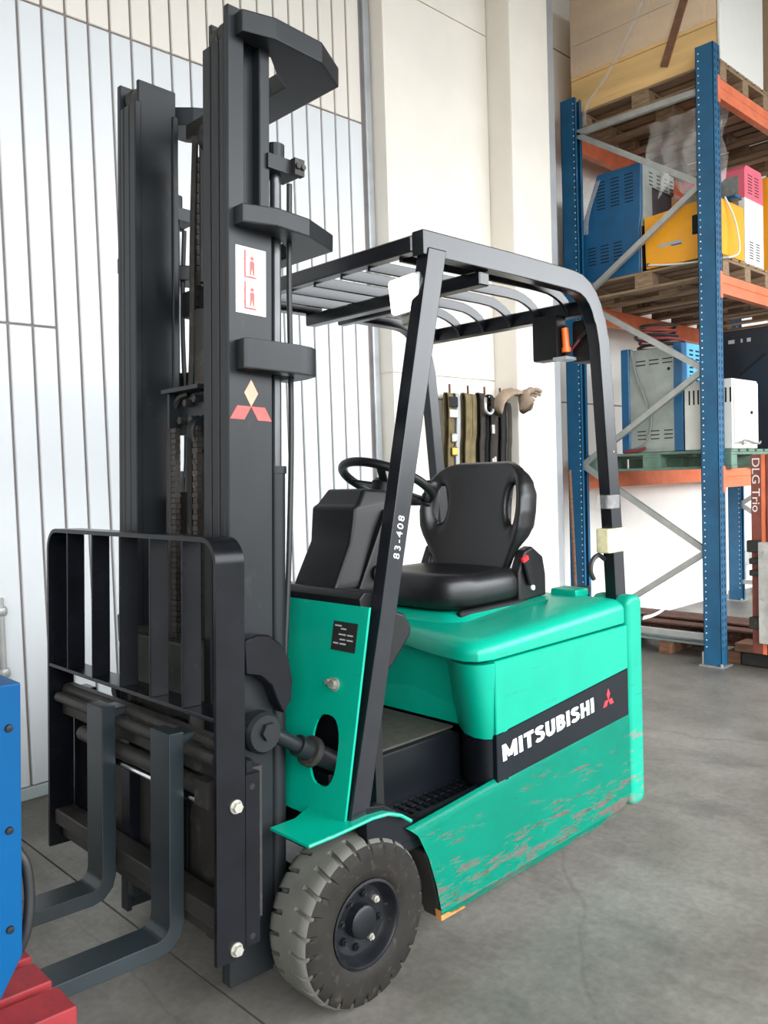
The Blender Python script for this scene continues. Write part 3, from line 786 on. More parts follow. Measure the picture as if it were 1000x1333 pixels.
B().box((-1.385, -1.29), (.24, .36), (.945, .985)).bev(.012, 2).make('hood_latch', 'green_clean', hd, True)
B().cyl((-1.40, .30, .972), (-1.40, .35, .972), .016, 12).make('hood_hinge', 'mast_dirty', hd, True)
B().prism([(-.488, .8995), (-.50, .914), (-.53, .916), (-.575, .906), (-.56, .893), (-.52, .892)], 'Y', .475, .4862).make('hood_scrape', 'rust_orange', hd) if False else None
# ---- floor, step, front scuttle
b = bmesh.new(); box(b, (-.60, -.02), (-.36, .345), (.40, .598)); bevel(b, .008, 2); obj('driver_floor', b, 'step_plastic', fl, True)
B().box((-.59, -.10), (-.33, .325), (.598, .606)).bev(.002, 1).make('floor_mat', 'mat_rubber', fl)
b = bmesh.new()      # step well: tray with raised rim
box(b, (-.665, -.02), (.30, .50), (.36, .425)); bevel(b, .010, 2); step = obj('step_plate', b, 'step_plastic', fl, True)
rim_path = smooth_path([(-.06, .475, .50), (-.12, .485, .485), (-.20, .485, .445), (-.26, .462, .432), (-.40, .458, .432), (-.64, .448, .436)], 4)
B().tube(rim_path, .012, 8).make('step_rim', 'step_plastic', step, True)
b = bmesh.new()      # dark filler between rim and skirt, front kick-up
prism(b, [(-.02, .40), (-.02, .545), (-.09, .53), (-.15, .49), (-.20, .445), (-.30, .42), (-.66, .425), (-.66, .38)], 'Y', .462, .503); bevel(b, .006, 2, 40); obj('step_side', b, 'step_plastic', step, True)
rib = None
for i in range(11):
    x = -.29-.033*i
    for j in range(3):
        y = .335+.042*j
        if rib is None:
            bb_ = bmesh.new(); box(bb_, (-.011, .011), (-.016, .016), (0, .006)); bevel(bb_, .003, 1)
            rib = bpy.data.meshes.new('tread_stud'); bb_.to_mesh(rib); bb_.free(); rib.materials.append(MATS['step_plastic'])
        place('tread_stud', rib, (x, y, .424), step)
# front scuttle panel leaning back, with the oval hole for the tilt cylinder
def scuttle(s):
    b = bmesh.new()
    y0, y1 = .10, .489
    def X(z): return .052-(z-.50)*.205
    outer = [(y1, .52), (y1, 1.085), (.30, 1.09), (y0, 1.09), (y0, .50), (.30, .50)]
    cy, cz, ry, rz = .372, .685, .058, .098
    n = 24
    hole = [(cy+ry*math.copysign(abs(math.cos(a))**.75, math.cos(a)), cz+rz*math.copysign(abs(math.sin(a))**.75, math.sin(a))) for a in [2*math.pi*k/n for k in range(n)]]
    # ring between the hole and a square round it, then plain quads
    sq = []
    for k in range(n):
        a = 2*math.pi*k/n; c, t = math.cos(a), math.sin(a); q = max(abs(c), abs(t))
        sq.append((cy+c/q*(.117 if c > 0 else .15), cz+t/q*.16))
    th = .008
    def v(p, d=0): return b.verts.new((X(p[1])-d, s*p[0], p[1]))
    def both(P):
        b.faces.new([v(p) for p in P]); b.faces.new([v(p, th) for p in P[::-1]])
    def wall(P):
        for p, q in zip(P, P[1:]+P[:1]): b.faces.new((v(p), v(q), v(q, th), v(p, th)))
    for k in range(n): both([hole[k], hole[(k+1) % n], sq[(k+1) % n], sq[k]])
    ymn, zmx, zmn = cy-.15, cz+.16, cz-.16
    for ya, yb, za, zb in ((y0, ymn, .50, 1.09), (ymn, y1, zmx, 1.09), (ymn, y1, .50, zmn)): both([(ya, za), (yb, za), (yb, zb), (ya, zb)])
    wall(hole); wall([(y0, .50), (y1, .50), (y1, 1.09), (y0, 1.09)])
    bmesh.ops.remove_doubles(b, verts=b.verts, dist=.0002)
    return obj('scuttle_panel', b, 'green_clean', fl)
scs = [scuttle(s) for s in (1, -1)]
B().box((-.16, -.05), (-.46, .46), (.45, 1.05)).make('scuttle_core', 'hole_black', fl) if False else None
B().box((-.14, -.11), (-.45, .45), (.42, 1.07)).make('scuttle_backing', 'black_plastic', fl)
# data plate on the scuttle, bolts
def on_scuttle(y, z, d=0): 
    n = Vector((1, 0, .205)).normalized(); return Vector((.052-(z-.50)*.205, y, z))+n*d
Ms = basis(on_scuttle(.352, .962, .0012), (0, 1, 0), (-.205, 0, 1))
b = bmesh.new(); box(b, (0, .102), (0, .082), (0, .002)); pl = obj('data_plate', b, 'hole_black', scs[0], M=Ms)
for i, (x, wd, z) in enumerate(((.008, .028, .068), (.035, .022, .060), (.028, .03, .044), (.064, .024, .044), (.034, .024, .03), (.064, .026, .03), (.008, .022, .018), (.036, .026, .018))):
    b = bmesh.new(); box(b, (x, x+wd), (z, z+.004), (.002, .0026)); obj('plate_line', b, 'grey_print', pl, M=Ms)
for y, z, r in ((.385, .868, .013), (.363, .872, .008)):
    b = bmesh.new(); cyl(b, on_scuttle(y, z, 0), on_scuttle(y, z, .016), r, 6); cyl(b, on_scuttle(y, z, 0), on_scuttle(y, z, .004), r*1.5, 14); obj('panel_bolt', b, 'brass' if False else 'bolt_metal', scs[0])
B().box((-.055, -.030), (.465, .4685), (.50, .53)).make('weld', 'green_edge', fl) if False else None
# front fenders
for s in (1, -1):
    b = bmesh.new()
    P = [(.205, .513), (.12, .512), (.04, .514), (-.02, .516), (-.08, .510), (-.13, .490), (-.17, .462)]
    up = [b.verts.new((x, s*(.365 if x > .1 else .33), z+.008)) for x, z in P]; uo = [b.verts.new((x, s*.526, z+.008)) for x, z in P]
    for k in range(len(P)-1): b.faces.new((up[k], up[k+1], uo[k+1], uo[k]))
    bmesh.ops.recalc_face_normals(b, faces=b.faces); bmesh.ops.solidify(b, geom=b.faces[:], thickness=.007)
    f = obj('front_fender', b, 'green_clean', fl)
    B().tube([(x, s*.5265, z+.0045) for x, z in P], .0055, 8).make('fender_lip', 'green_edge', f, True)
# ---- dashboard
b = bmesh.new(); prism(b, [(-.075, 1.082), (-.07, 1.110), (-.09, 1.128), (-.175, 1.12), (-.175, 1.05), (-.09, 1.05)], 'Y', -.46, .449); bevel(b, .008, 2, 40); obj('dash_shelf', b, 'black_plastic', fl, True)
def loft(rings, caps=True):
    b = bmesh.new(); V = [[b.verts.new(p) for p in r] for r in rings]; n = len(V[0])
    for A, C in zip(V, V[1:]):
        for k in range(n): b.faces.new((A[k], A[(k+1) % n], C[(k+1) % n], C[k]))
    if caps: b.faces.new(V[0][::-1]); b.faces.new(V[-1])
    return b
# front housing of the console, with a bulge near the top
def rect(x0, x1, y0, y1, z, dz=0): return [(x0, y0, z), (x0, y1, z), (x1, y1, z+dz), (x1, y0, z+dz)]
b = loft([rect(-.10, -.24, .10, .300, 1.112), rect(-.115, -.27, .10, .300, 1.14), rect(-.185, -.33, .095, .288, 1.255), rect(-.205, -.36, .078, .283, 1.315), rect(-.215, -.38, .072, .280, 1.362), rect(-.235, -.39, .075, .276, 1.372), rect(-.275, -.40, .085, .262, 1.418, -.012)])
bevel(b, .012, 3, 25); cons = obj('console_housing', b, 'black_plastic', fl, True)
b = loft([rect(-.19, -.27, .08, .312, 1.105), rect(-.30, -.385, .08, .306, 1.30), rect(-.335, -.42, .08, .30, 1.352, -.03)])
bevel(b, .010, 2, 25); obj('column_cover', b, 'black_plastic', fl, True)
b = bmesh.new(); cyl(b, (-.275, .300, 1.155), (-.275, .322, 1.155), .026, 20); cyl(b, (-.285, .32, 1.150), (-.285, .345, 1.150), .018, 6); obj('adjuster_knob', b, 'black_plastic', cons, True)
for z in (1.185, 1.205, 1.225, 1.245): B().cyl((-.325, .306, z), (-.325, .316, z), .007, 10).make('key_switch', 'hole_black', cons, True)
B().cyl((-.355, .304, 1.275), (-.345, .312, 1.275), .006, 8).make('switch_pin', 'steel', cons)
# ---- steering wheel
SWM = Matrix.Translation((-.545, .085, 1.432)) @ Matrix.Rotation(R(-27), 4, 'Y') @ Matrix.Translation((0, 0, 0))
def sw(b, name, mat, par, sm=True): return obj(name, b, mat, par, sm, SWM)
b = bmesh.new(); tube(b, [(.163*math.cos(a), .163*math.sin(a), 0) for a in [2*math.pi*k/48 for k in range(48)]], .0155, 12, True)
swr = sw(b, 'steering_wheel', 'black_plastic', fl)
b = bmesh.new(); lathe(b, [(.042, -.10), (.045, -.03), (.05, -.014), (.042, .0), (.01, .004)], (0, 0, 0), 'Z', 28); sw(b, 'steering_hub', 'black_plastic', swr)
for a in (35, 155, 275):
    c, s_ = math.cos(R(a)), math.sin(R(a)); b = bmesh.new(); bar(b, (.03*c, .03*s_, -.012), (.155*c, .155*s_, -.002), .03, .010); bevel(b, .003, 1); sw(b, 'spoke', 'black_plastic', swr, False)
b = bmesh.new(); a = R(157); x, y = .163*math.cos(a), .163*math.sin(a); lathe(b, [(.006, .010), (.010, .02), (.009, .036), (.020, .044), (.025, .055), (.022, .068), (.005, .073)], (x, y, 0), 'Z', 20); lathe(b, [(.02, -.018), (.021, .018), (.008, .02)], (x, y, 0), 'Z', 14); sw(b, 'spinner_knob', 'black_plastic', swr)
B().cyl((-.515, .085, 1.352), (-.43, .12, 1.20), .045, 24).make('steering_column', 'black_plastic', fl, True)
# ---- pedal-side cushion seen behind the leg
b = bmesh.new(); prism(b, [(-.16, .90), (-.20, 1.03), (-.25, 1.052), (-.295, 1.035), (-.325, .99), (-.318, .965), (-.24, .885), (-.215, .87)], 'Y', .36, .405); bevel(b, .012, 3, 25); obj('knee_pad', b, 'black_plastic', fl, True)

# ---- seat
def superellipse(a, b_, p, n=40):
    out = []
    for k in range(n):
        t = 2*math.pi*k/n; c, s_ = math.cos(t), math.sin(t)
        out.append((a*math.copysign(abs(c)**(2/p), c), b_*math.copysign(abs(s_)**(2/p), s_)))
    return out
def cushion():
    b = bmesh.new(); cx = -.915
    rings = []
    for sc, z in ((.92, .968), (.985, .985), (1.0, 1.02), (.99, 1.05), (.95, 1.073), (.87, 1.085), (.72, 1.082), (.5, 1.066), (.25, 1.058), (.02, 1.055)):
        ring = []
        for x, y in superellipse(.235*sc, .262*sc, 4.2):
            zz = z+(.012 if x > .1*sc and z > 1.03 else 0)*min(1, (x)/.22)
            zz += -.0*abs(y)
            ring.append(b.verts.new((cx+x, y, zz)))
        rings.append(ring)
    for A, C in zip(rings, rings[1:]):
        for k in range(len(A)): b.faces.new((A[k], A[(k+1) % len(A)], C[(k+1) % len(A)], C[k]))
    b.faces.new(rings[0][::-1]); b.faces.new(rings[-1])
    return obj('seat_cushion', b, 'seat_vinyl', fl, 'all')
cush = cushion()
def backrest():
    b = bmesh.new(); NU, NV = 64, 56
    z0, z1 = 1.055, 1.497
    P = [(1.055, .165), (1.08, .188), (1.12, .206), (1.16, .224), (1.20, .244), (1.24, .258), (1.30, .264), (1.36, .260), (1.41, .246), (1.445, .228), (1.468, .205), (1.485, .17), (1.497, .12)]
    def half(z):          # half width by height
        for (a, wa), (c, wc) in zip(P, P[1:]):
            if z <= c+1e-9: return wa+(wc-wa)*max(0, (z-a))/(c-a)
        return P[-1][1]
    holes = [(s*.188, 1.325, .031, .078) for s in (1, -1)]
    F, K, inside = [], [], {}
    for j in range(NV+1):
        z = z0+(z1-z0)*j/NV; fr, bk = [], []
        for i in range(NU+1):
            u = -1+2*i/NU; y = u*half(z)*1.03; zz = z; dh = 9
            for hy, hz, ry, rz in holes:
                dy, dz = (y-hy)/ry, (zz-hz)/rz; d = math.hypot(dy, dz)
                if d < 1: y = hy+dy/max(d, .01)*ry; zz = hz+dz/max(d, .01)*rz; d = 1; inside[(j, i)] = 1
                dh = min(dh, abs(d-1)*ry*1.3)
            ay = abs(y); hw = half(z)*1.03
            de = min(hw-abs(u)*hw, (zz-z0)*1.2, (z1-zz)*1.0, dh)
            r = .030; q = max(0, r-de); roll = r-math.sqrt(max(0, r*r-q*q))
            lean = -(zz-1.055)*.17; side = max(0, (ay-.06)/.20)
            wing = .060*side*side*(1 if zz < 1.40 else max(.3, 1-(zz-1.40)*6))
            x = -1.085+lean+wing-.012*math.exp(-(ay/.10)**2)
            fr.append((x-roll, y, zz)); th = .075-.030*math.exp(-((ay-.19)/.05)**2)+.050*max(0, min(1, (ay-.222)/.035)); bk.append((x-th+min(roll*.9, th*.35), y, zz))
        F.append(fr); K.append(bk)
    VF = [[b.verts.new(p) for p in r] for r in F]; VK = [[b.verts.new(p) for p in r] for r in K]
    ex = {}
    for j in range(NV):
        for i in range(NU):
            q = (VF[j][i], VF[j][i+1], VF[j+1][i+1], VF[j+1][i]); c = sum((v.co for v in q), Vector())/4
            if all(k in inside for k in ((j, i), (j, i+1), (j+1, i+1), (j+1, i))): continue
            ex[(j, i)] = 1
            b.faces.new(q); b.faces.new((VK[j][i], VK[j+1][i], VK[j+1][i+1], VK[j][i+1]))
    for (j, i) in ex:       # walls round the outline and the grip holes
        for (dj, di, a, c) in ((-1, 0, (j, i), (j, i+1)), (1, 0, (j+1, i+1), (j+1, i)), (0, -1, (j+1, i), (j, i)), (0, 1, (j, i+1), (j+1, i+1))):
            if (j+dj, i+di) not in ex: b.faces.new((VF[a[0]][a[1]], VK[a[0]][a[1]], VK[c[0]][c[1]], VF[c[0]][c[1]]))
    bmesh.ops.delete(b, geom=[v for v in b.verts if not v.link_faces], context='VERTS')
    bmesh.ops.remove_doubles(b, verts=b.verts, dist=.0003)
    return obj('seat_backrest', b, 'seat_vinyl', fl, 'all')
backrest()
for s in (1, -1):
    b = bmesh.new(); prism(b, [(-1.06, .955), (-1.06, 1.07), (-1.10, 1.15), (-1.15, 1.165), (-1.22, 1.12), (-1.235, 1.05), (-1.235, .965)], 'Y', *yy(s, .215, .262)); bevel(b, .012, 3, 40)
    obj('seat_side_cover', b, 'black_plastic', fl, True)
    B().box((-1.12, -.72), yy(s, .235, .262), (.945, .968)).bev(.005, 1).make('seat_rail', 'black_plastic', fl)
b = bmesh.new(); bar(b, (-1.125, .272, 1.02), (-1.085, .276, 1.115), .035, .014, (0, 1, 0)); bevel(b, .005, 1); bk = obj('belt_buckle', b, 'black_plastic', fl)
b = bmesh.new(); bar(b, (-1.083, .276, 1.112), (-1.076, .277, 1.132), .036, .016, (0, 1, 0)); bevel(b, .004, 1); obj('release_button', b, 'red_plastic', bk)
B().cyl((-1.14, .262, 1.005), (-1.14, .270, 1.005), .010, 12).make('belt_anchor', 'white_print', bk)
B().box((-.66, -.62), (-.24, -.20), (1.06, 1.10)).bev(.008, 2).make('belt_tongue', 'charger_white' if 'charger_white' in MATS else 'white_print', bk)

# ---- overhead guard
YG0, YG1 = .425, .472
def leg(s):
    b = bmesh.new()
    V = []
    for xa, xb, ya, yb, z in ((.039, -.031, .455, .502, .512), (-.106, -.170, .448, .496, 1.065), (-.372, -.452, .430, .478, 2.135)):
        V.append([b.verts.new(p) for p in ((xa, s*ya, z), (xa, s*yb, z), (xb, s*yb, z), (xb, s*ya, z))])
    for A, C in zip(V, V[1:]):
        for k in range(4): b.faces.new((A[k], A[(k+1) % 4], C[(k+1) % 4], C[k]))
    b.faces.new(V[0]); b.faces.new(V[-1]); bevel(b, .006, 2)
    return obj('guard_leg', b, 'guard_paint', fl, True)
legs = [leg(s) for s in (1, -1)]
for x, z in ((-.010, .60), (-.098, .92)):
    b = bmesh.new(); cyl(b, (x, .490, z), (x, .503-.0107*(z-.512)/.55, z), .013, 16); obj('leg_hole', b, 'hole_black', legs[0])
M = basis((-.187, .4943, 1.215), (-.247, -.0165, 1), (.97, 0, .24)); 
link('leg_marking', text_mesh('83-408', .034, M, bold=.0, xs=.125, extrude=.0003, spacing=1.3), 'white_print', legs[0])
def bent(bm, path, hw, hh, yc):
    """rectangular tube swept along an XZ path at constant Y"""
    rings = []
    for i, (x, z) in enumerate(path):
        p0 = path[max(i-1, 0)]; p1 = path[min(i+1, len(path)-1)]
        d = Vector((p1[0]-p0[0], p1[1]-p0[1])).normalized(); n = Vector((-d.y, d.x))
        rings.append([bm.verts.new((x+n.x*a*hh, yc+c*hw, z+n.y*a*hh)) for a, c in ((-1, -1), (1, -1), (1, 1), (-1, 1))])
    for A, C in zip(rings, rings[1:]):
        for k in range(4): bm.faces.new((A[k], A[(k+1) % 4], C[(k+1) % 4], C[k]))
    bm.faces.new(rings[0][::-1]); bm.faces.new(rings[-1])
ZR = 2.148
corner = [(-1.28+.13*math.cos(R(a))*1.0, ZR-.16+.16*math.sin(R(a))) for a in (90,)]
def rail_path(x_front):
    P = [(x_front, ZR), (-.8, ZR), (-1.12, ZR-.004)]
    P += [(-1.16-.165*math.sin(R(a)), ZR-.006-.165*(1-math.cos(R(a)))) for a in (0, 15, 30, 45, 60, 72)]
    P += [(-1.330, 2.01), (-1.352, 1.93), (-1.37, 1.75), (-1.398, 1.45), (-1.42, 1.2), (-1.437, .93)]
    return P
b = bmesh.new(); bent(b, rail_path(-.352), .024, .0375, .449); bevel(b, .005, 2, 40); gr = obj('guard_rail', b, 'guard_paint', fl, True)
B().cyl((-1.40, .4725, 1.52), (-1.40, .4745, 1.52), .004, 8).make('rivet', 'bolt_metal', gr)
b = bmesh.new(); bent(b, [(-.352, ZR-.01), (-.712, ZR-.01)], .024, .03, -.449); bevel(b, .005, 2, 40); obj('guard_rail', b, 'guard_paint', fl, True)
b = bmesh.new(); bent(b, [(-.83, ZR-.012)]+[(x, z-.012) for x, z in rail_path(-.352)[2:]], .024, .03, -.449); bevel(b, .005, 2, 40); obj('guard_rail', b, 'guard_paint', fl, True)
def crossbar(x, z, h, d, y0=-.43, y1=.43, name='guard_crossbar'):
    return B().box((x-d/2, x+d/2), (y0, y1), (z-h/2, z+h/2)).bev(.004, 1).make(name, 'guard_paint', fl)
crossbar(-.372, 2.152, .05, .045, -.47, .4255)
crossbar(-.665, 2.086, .045, .05, -.45, .45)
crossbar(-.83, 2.098, .03, .04, -.45, -.1)
crossbar(-1.335, 2.075, .055, .06, -.45, .4255)
for y in (-.346, -.205, -.073, .069, .203, .347):
    b = bmesh.new()
    P = [(-.38, 2.135), (-.7, 2.137), (-1.10, 2.139)] + [(-1.14-.17*math.sin(R(a)), 2.139-.17*(1-math.cos(R(a)))*.45-.012*math.sin(R(a))) for a in (10, 25, 40, 55, 70, 85)]
    bent(b, P, .006, .019, y); bevel(b, .002, 1, 40); obj('guard_slat', b, 'guard_paint', fl, True)
# work lamp on the guard leg
LM = Matrix.Translation((-.345, .405, 2.0)) @ Matrix.Rotation(R(8), 4, 'Z') @ Matrix.Rotation(R(6), 4, 'X')
b = bmesh.new(); box(b, (-.05, .012), (-.058, .058), (-.058, .058)); bevel(b, .010, 2); lamp = obj('work_lamp', b, 'light_grey_metal', fl, True, LM)
b = bmesh.new(); prism(b, rrect(-.053, .053, -.053, .053, .012), 'X', .011, .016); obj('lamp_lens', b, 'lamp_lens', lamp, M=LM)
for i in range(6):
    b = bmesh.new(); box(b, (-.068, -.045), (-.05+.018*i, -.042+.018*i), (-.05, .05)); obj('cooling_fin', b, 'light_grey_metal', lamp, M=LM)
b = bmesh.new(); box(b, (-.045, -.005), (-.035, .035), (-.085, -.056)); cyl(b, (-.02, 0, -.10), (-.02, 0, -.08), .012); bevel(b, .003, 1); obj('lamp_foot', b, 'bolt_metal', lamp, M=LM)
B().tube(smooth_path([(-.37, .44, 1.92), (-.36, .43, 1.80), (-.33, .435, 1.60), (-.30, .44, 1.5)]), .004, 6).make('lamp_wire', 'cable_white', lamp, True)
# rear electrics hanging from the back crossbar
b = bmesh.new(); box(b, (-1.335, -1.265), (.20, .315), (1.885, 2.06)); bevel(b, .010, 2); rb = obj('rear_lamp_bracket', b, 'black_plastic', fl, True)
b = bmesh.new(); cyl(b, (-1.30, .335, 1.925), (-1.30, .33, 2.005), .014, 14); cyl(b, (-1.30, .335, 1.912), (-1.30, .335, 1.93), .018, 14); obj('fuse_holder', b, 'orange_plastic', rb, True)
B().box((-1.34, -1.26), (.30, .36), (1.880, 1.892)).make('bracket_foot', 'light_grey_metal', rb)
b = bmesh.new(); box(b, (-1.42, -1.33), (.34, .445), (1.87, 2.035)); bevel(b, .016, 2); rc = obj('relay_box', b, 'black_plastic', fl, True)
for dz, y0 in ((0, .36), (.03, .39), (.06, .42)):
    B().tube(smooth_path([(-1.325, y0-.05, 1.90+dz), (-1.315, y0, 1.93+dz), (-1.32, y0+.04, 1.97+dz), (-1.35, .45, 2.0+dz)]), .004, 6).make('wire', 'cable_red' if dz == 0 else 'hose_rubber', rc, True)
B().tube(smooth_path([(-1.31, .43, 1.03), (-1.29, .43, 1.06), (-1.30, .43, 1.10), (-1.345, .43, 1.12), (-1.39, .43, 1.10)]), .009, 8).make('cable_loop', 'hose_rubber', fl, True)

# ================================================================== THINGS ON AND AROUND THE TRUCK
b = bmesh.new(); prism(b, rrect(-1.489, -1.345, .418, .480, .012), 'Z', 1.128, 1.222); bevel(b, .004, 1, 50)
tag(obj('tape_wrap', b, 'tape_clear', None, True), 'yellowed clear tape wrapped thickly around the rear guard post', 'tape')
b = bmesh.new(); prism(b, rrect(-1.44, -1.352, .421, .4755, .010), 'Z', 1.30, 1.352); 
tag(obj('tape_wrap', b, 'film', None, True), 'thin crumpled strip of clear tape stuck around the guard post higher up', 'tape')

# red pallet on the forks, with the blue cabinet on it
PX, PZ = .81, .331
rp = thing('red_pallet', 'red painted wooden pallet carried on the forks, under the blue cabinet', 'pallet', (PX, .05, PZ))
me = None
for i in range(8):
    y1 = .509-.128*i
    if me is None:
        b = bmesh.new(); box(b, (0, 1.0), (-.1, 0), (0, .048)); bevel(b, .003, 1); me = bpy.data.meshes.new('deck_board'); b.to_mesh(me); b.free(); me.materials.append(MATS['pallet_red'])
    place('deck_board', me, (PX+(.0, .0, -.006, .004, 0, .003, 0, 0)[i], y1, PZ+.001), rp)
for y0, y1 in ((.37, .47), (.03, .13), (-.48, -.38)):
    B().box((PX+.03, PX+.97), (y0, y1), (PZ-.115, PZ)).bev(.003, 1).make('stringer', 'pallet_red', rp)
rp.rotation_euler = (0, -.0436, 0)
bc = thing('blue_cabinet', 'bright blue sheet metal cabinet with dark screws, standing on the red pallet', 'cabinet', (PX, .05, PZ))
b = bmesh.new(); prism(b, [(.891, .487), (.891, 1.052), (1.55, 1.052), (1.55, .381), (.952, .381)], 'Y', -.25, .430); bevel(b, .004, 2); obj('casing', b, 'bale_blue', bc)
for z in (.962, .752, .548):
    b = bmesh.new(); lathe(b, [(.003, 0), (.0085, .0), (.007, .005), (.002, .006)], (.916, .430, z), 'Y', 14); obj('screw', b, 'mast_paint', bc, True)
B().cyl((.94, .40, 1.052), (.94, .40, 1.068), .012, 12).make('gland', 'hose_rubber', bc, True)
bc.rotation_euler = (0, -.0436, 0)
tag(B().tube(smooth_path([(.885, .385, .74), (.868, .385, .69), (.854, .39, .654), (.850, .39, .587), (.858, .39, .525), (.872, .385, .483), (.885, .38, .47)]), .011, 10).make('black_hose', 'hose_rubber', None, True), 'black hose hanging in a loop beside the blue cabinet', 'hose')

# ================================================================== PALLET RACK
RX = -4.33
def holes(bm_, face, y0, y1, z0, z1, x):
    pass
def upright(name, label, X0, rear_only=False, zt=4.39, dz=0):
    u = thing(name, label, 'rack frame', (X0, -1.05, 0), 'rack upright frames')
    for (y0, y1, front) in ((-.555, -.425, True), (-1.675, -1.545, False)):
        if front and rear_only: continue
        b = bmesh.new()   # C post open to the inside of the frame
        box(b, (X0-.004, X0), (y0, y1), (.012, zt)); box(b, (X0-.10, X0-.096), (y0, y1), (.012, zt))
        ya = (y1-.004, y1) if front else (y0, y0+.004)
        box(b, (X0-.1, X0), ya, (.012, zt))
        yb = (y0, y0+.004) if front else (y1-.004, y1)
        box(b, (X0-.03, X0), yb, (.012, zt)); box(b, (X0-.1, X0-.07), yb, (.012, zt))
        p = obj('post', b, 'rack_blue', u)
        b = bmesh.new(); bh = bmesh.new(); z = .12       # dark slots; white dots painted as the bright wall seen through holes
        while z < zt-.05:
            if front:
                for x in (X0-.028, X0-.072): box(b, (x-.006, x+.006), (y1-.001, y1+.0006), (z, z+.026))
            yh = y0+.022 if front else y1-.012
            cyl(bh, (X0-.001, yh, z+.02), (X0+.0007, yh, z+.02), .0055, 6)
            z += .05
        if front: obj('slot_row', b, 'hole_black', p)['kind'] = 'stuff'
        else: b.free()
        obj('hole_light_dots', bh, 'white_print', p)['kind'] = 'stuff'
        b = bmesh.new(); box(b, (X0-.13, X0+.03), (y0-.025, y1+.025), (0, .010)); box(b, (X0-.104, X0+.004), (y0-.012, y0+.0), (.01, .10)); cyl(b, (X0+.018, y1+.008, .01), (X0+.018, y1+.008, .03), .01, 6)
        obj('foot_plate', b, 'zinc', p)
    n = 4.12; side = -1
    Y = {-1: -1.56, 1: -.545}
    B().bar((X0-.05, Y[-1], n), (X0-.05, Y[1], n-.015), .035, .042, up=(0, 0, 1)).make('strut', 'zinc', u)
    B().bar((X0-.05, Y[-1], .20), (X0-.05, Y[1], .20), .035, .042, up=(0, 0, 1)).make('strut', 'zinc', u)
    z = n-.01-dz; k = 0
    while z > .5:
        B().bar((X0-.05+.003*(k % 2), Y[side], z), (X0-.05+.003*(k % 2), Y[-side], z-.652), .035, .042, up=(0, 0, 1)).make('brace', 'zinc', u)
        side = -side; z -= .657; k += 1
    return u
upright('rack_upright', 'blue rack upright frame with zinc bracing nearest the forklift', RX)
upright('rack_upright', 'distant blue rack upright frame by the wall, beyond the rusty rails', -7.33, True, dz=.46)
def beam(z, y0, y1, front, label, X0=RX):
    o = thing('rack_beam', label, 'rack beam', (X0-1.5, (y0+y1)/2, z-.14), 'rack beams')
    b = bmesh.new(); s = 1 if front else -1
    f = y1 if front else y0
    prism(b, [(y0, z-.135), (y1, z-.135), (y1, z-.078), (y1-(.006 if front else 0), z-.072), (y1-(.006 if front else 0), z-.062), (y1, z-.056), (y1, z), (y0, z), (y0, z-.056), (y0+(0 if front else .006), z-.062), (y0+(0 if front else .006), z-.072), (y0, z-.078)], 'X', X0-2.896, X0-.104); obj('profile', b, 'rack_orange', o)
    for x in (X0-.104, X0-2.896-.04):
        b = bmesh.new(); box(b, (x+.001, x+.039) if x > X0-1 else (x, x+.04), (y0-.002, y1+.004) if front else (y0-.004, y1+.002), (z-.17, z+.02)); bevel(b, .003, 1); obj('end_plate', b, 'rack_orange', o)
for z, n in ((4.165, 'top'), (2.805, 'middle'), (1.425, 'lowest')):
    beam(z, -.475, -.424, True, 'orange front beam of the %s rack level' % n, RX)
    beam(z, -1.676, -1.625, False, 'orange rear beam of the %s rack level, against the wall' % n, RX)

# pallets: boards, blocks, runners all single pieces
def pallet(label, x0, y0, z0, lx, ly, wood, group='pallets in the rack', along='X', block_mat=None):
    """deck boards run along Y when along='X' (boards spread along X)"""
    p = thing('wooden_pallet', label, 'pallet', (x0-lx/2, y0+ly/2, z0), group)
    def piece(name, sx, sy, sz, locs, m):
        b = bmesh.new(); box(b, (-sx/2, sx/2), (-sy/2, sy/2), (0, sz)); bevel(b, .003, 1)
        me = bpy.data.meshes.new(name); b.to_mesh(me); b.free(); me.materials.append(MATS[m])
        for l in locs: place(name, me, l, p)
    xc, yc = x0-lx/2, y0+ly/2
    t = .02
    # bottom runners (along Y), blocks, cross boards (along X), deck (along Y)
    xs = [x0-.05, xc, x0-lx+.05]; ys = [y0+.075, yc, y0+ly-.075]
    piece('bottom_board', .1, ly, t, [(x, yc, z0) for x in xs], wood)
    piece('block', .1, .145, .078, [(x, y, z0+t) for x in xs for y in ys], block_mat or wood)
    piece('cross_board', lx, .145, t, [(xc, y, z0+t+.078) for y in ys], wood)
    n = 6
    piece('deck_board', .11, ly, t, [(x0-.055-(lx-.11)*i/(n-1), yc, z0+2*t+.078) for i in range(n)], wood)
    return z0+3*t+.078
ZT, ZM, ZL = 4.166, 2.806, 1.426
pallet('weathered pallet under the plywood crate on the top rack level', -4.44, -1.66, ZT, .85, 1.24, 'pallet_wood')
pallet('second pallet on the top rack level, further from the forklift', -5.34, -1.66, ZT, .85, 1.30, 'pallet_dark')
pallet('third pallet on the top rack level, furthest from the forklift', -6.25, -1.66, ZT, .85, 1.24, 'pallet_wood')
pallet('brown pallet under the leaning blue charger on the middle level', -4.44, -1.66, ZM, .85, 1.24, 'pallet_wood')
pallet('second brown pallet on the middle level, further along', -5.34, -1.66, ZM, .85, 1.24, 'pallet_dark')
pallet('third brown pallet on the middle level, furthest along', -6.25, -1.66, ZM, .85, 1.24, 'pallet_wood')
pallet('green painted pallet on the lowest rack level', -4.44, -1.62, ZL, .85, 1.24, 'pallet_green', block_mat='pallet_green')
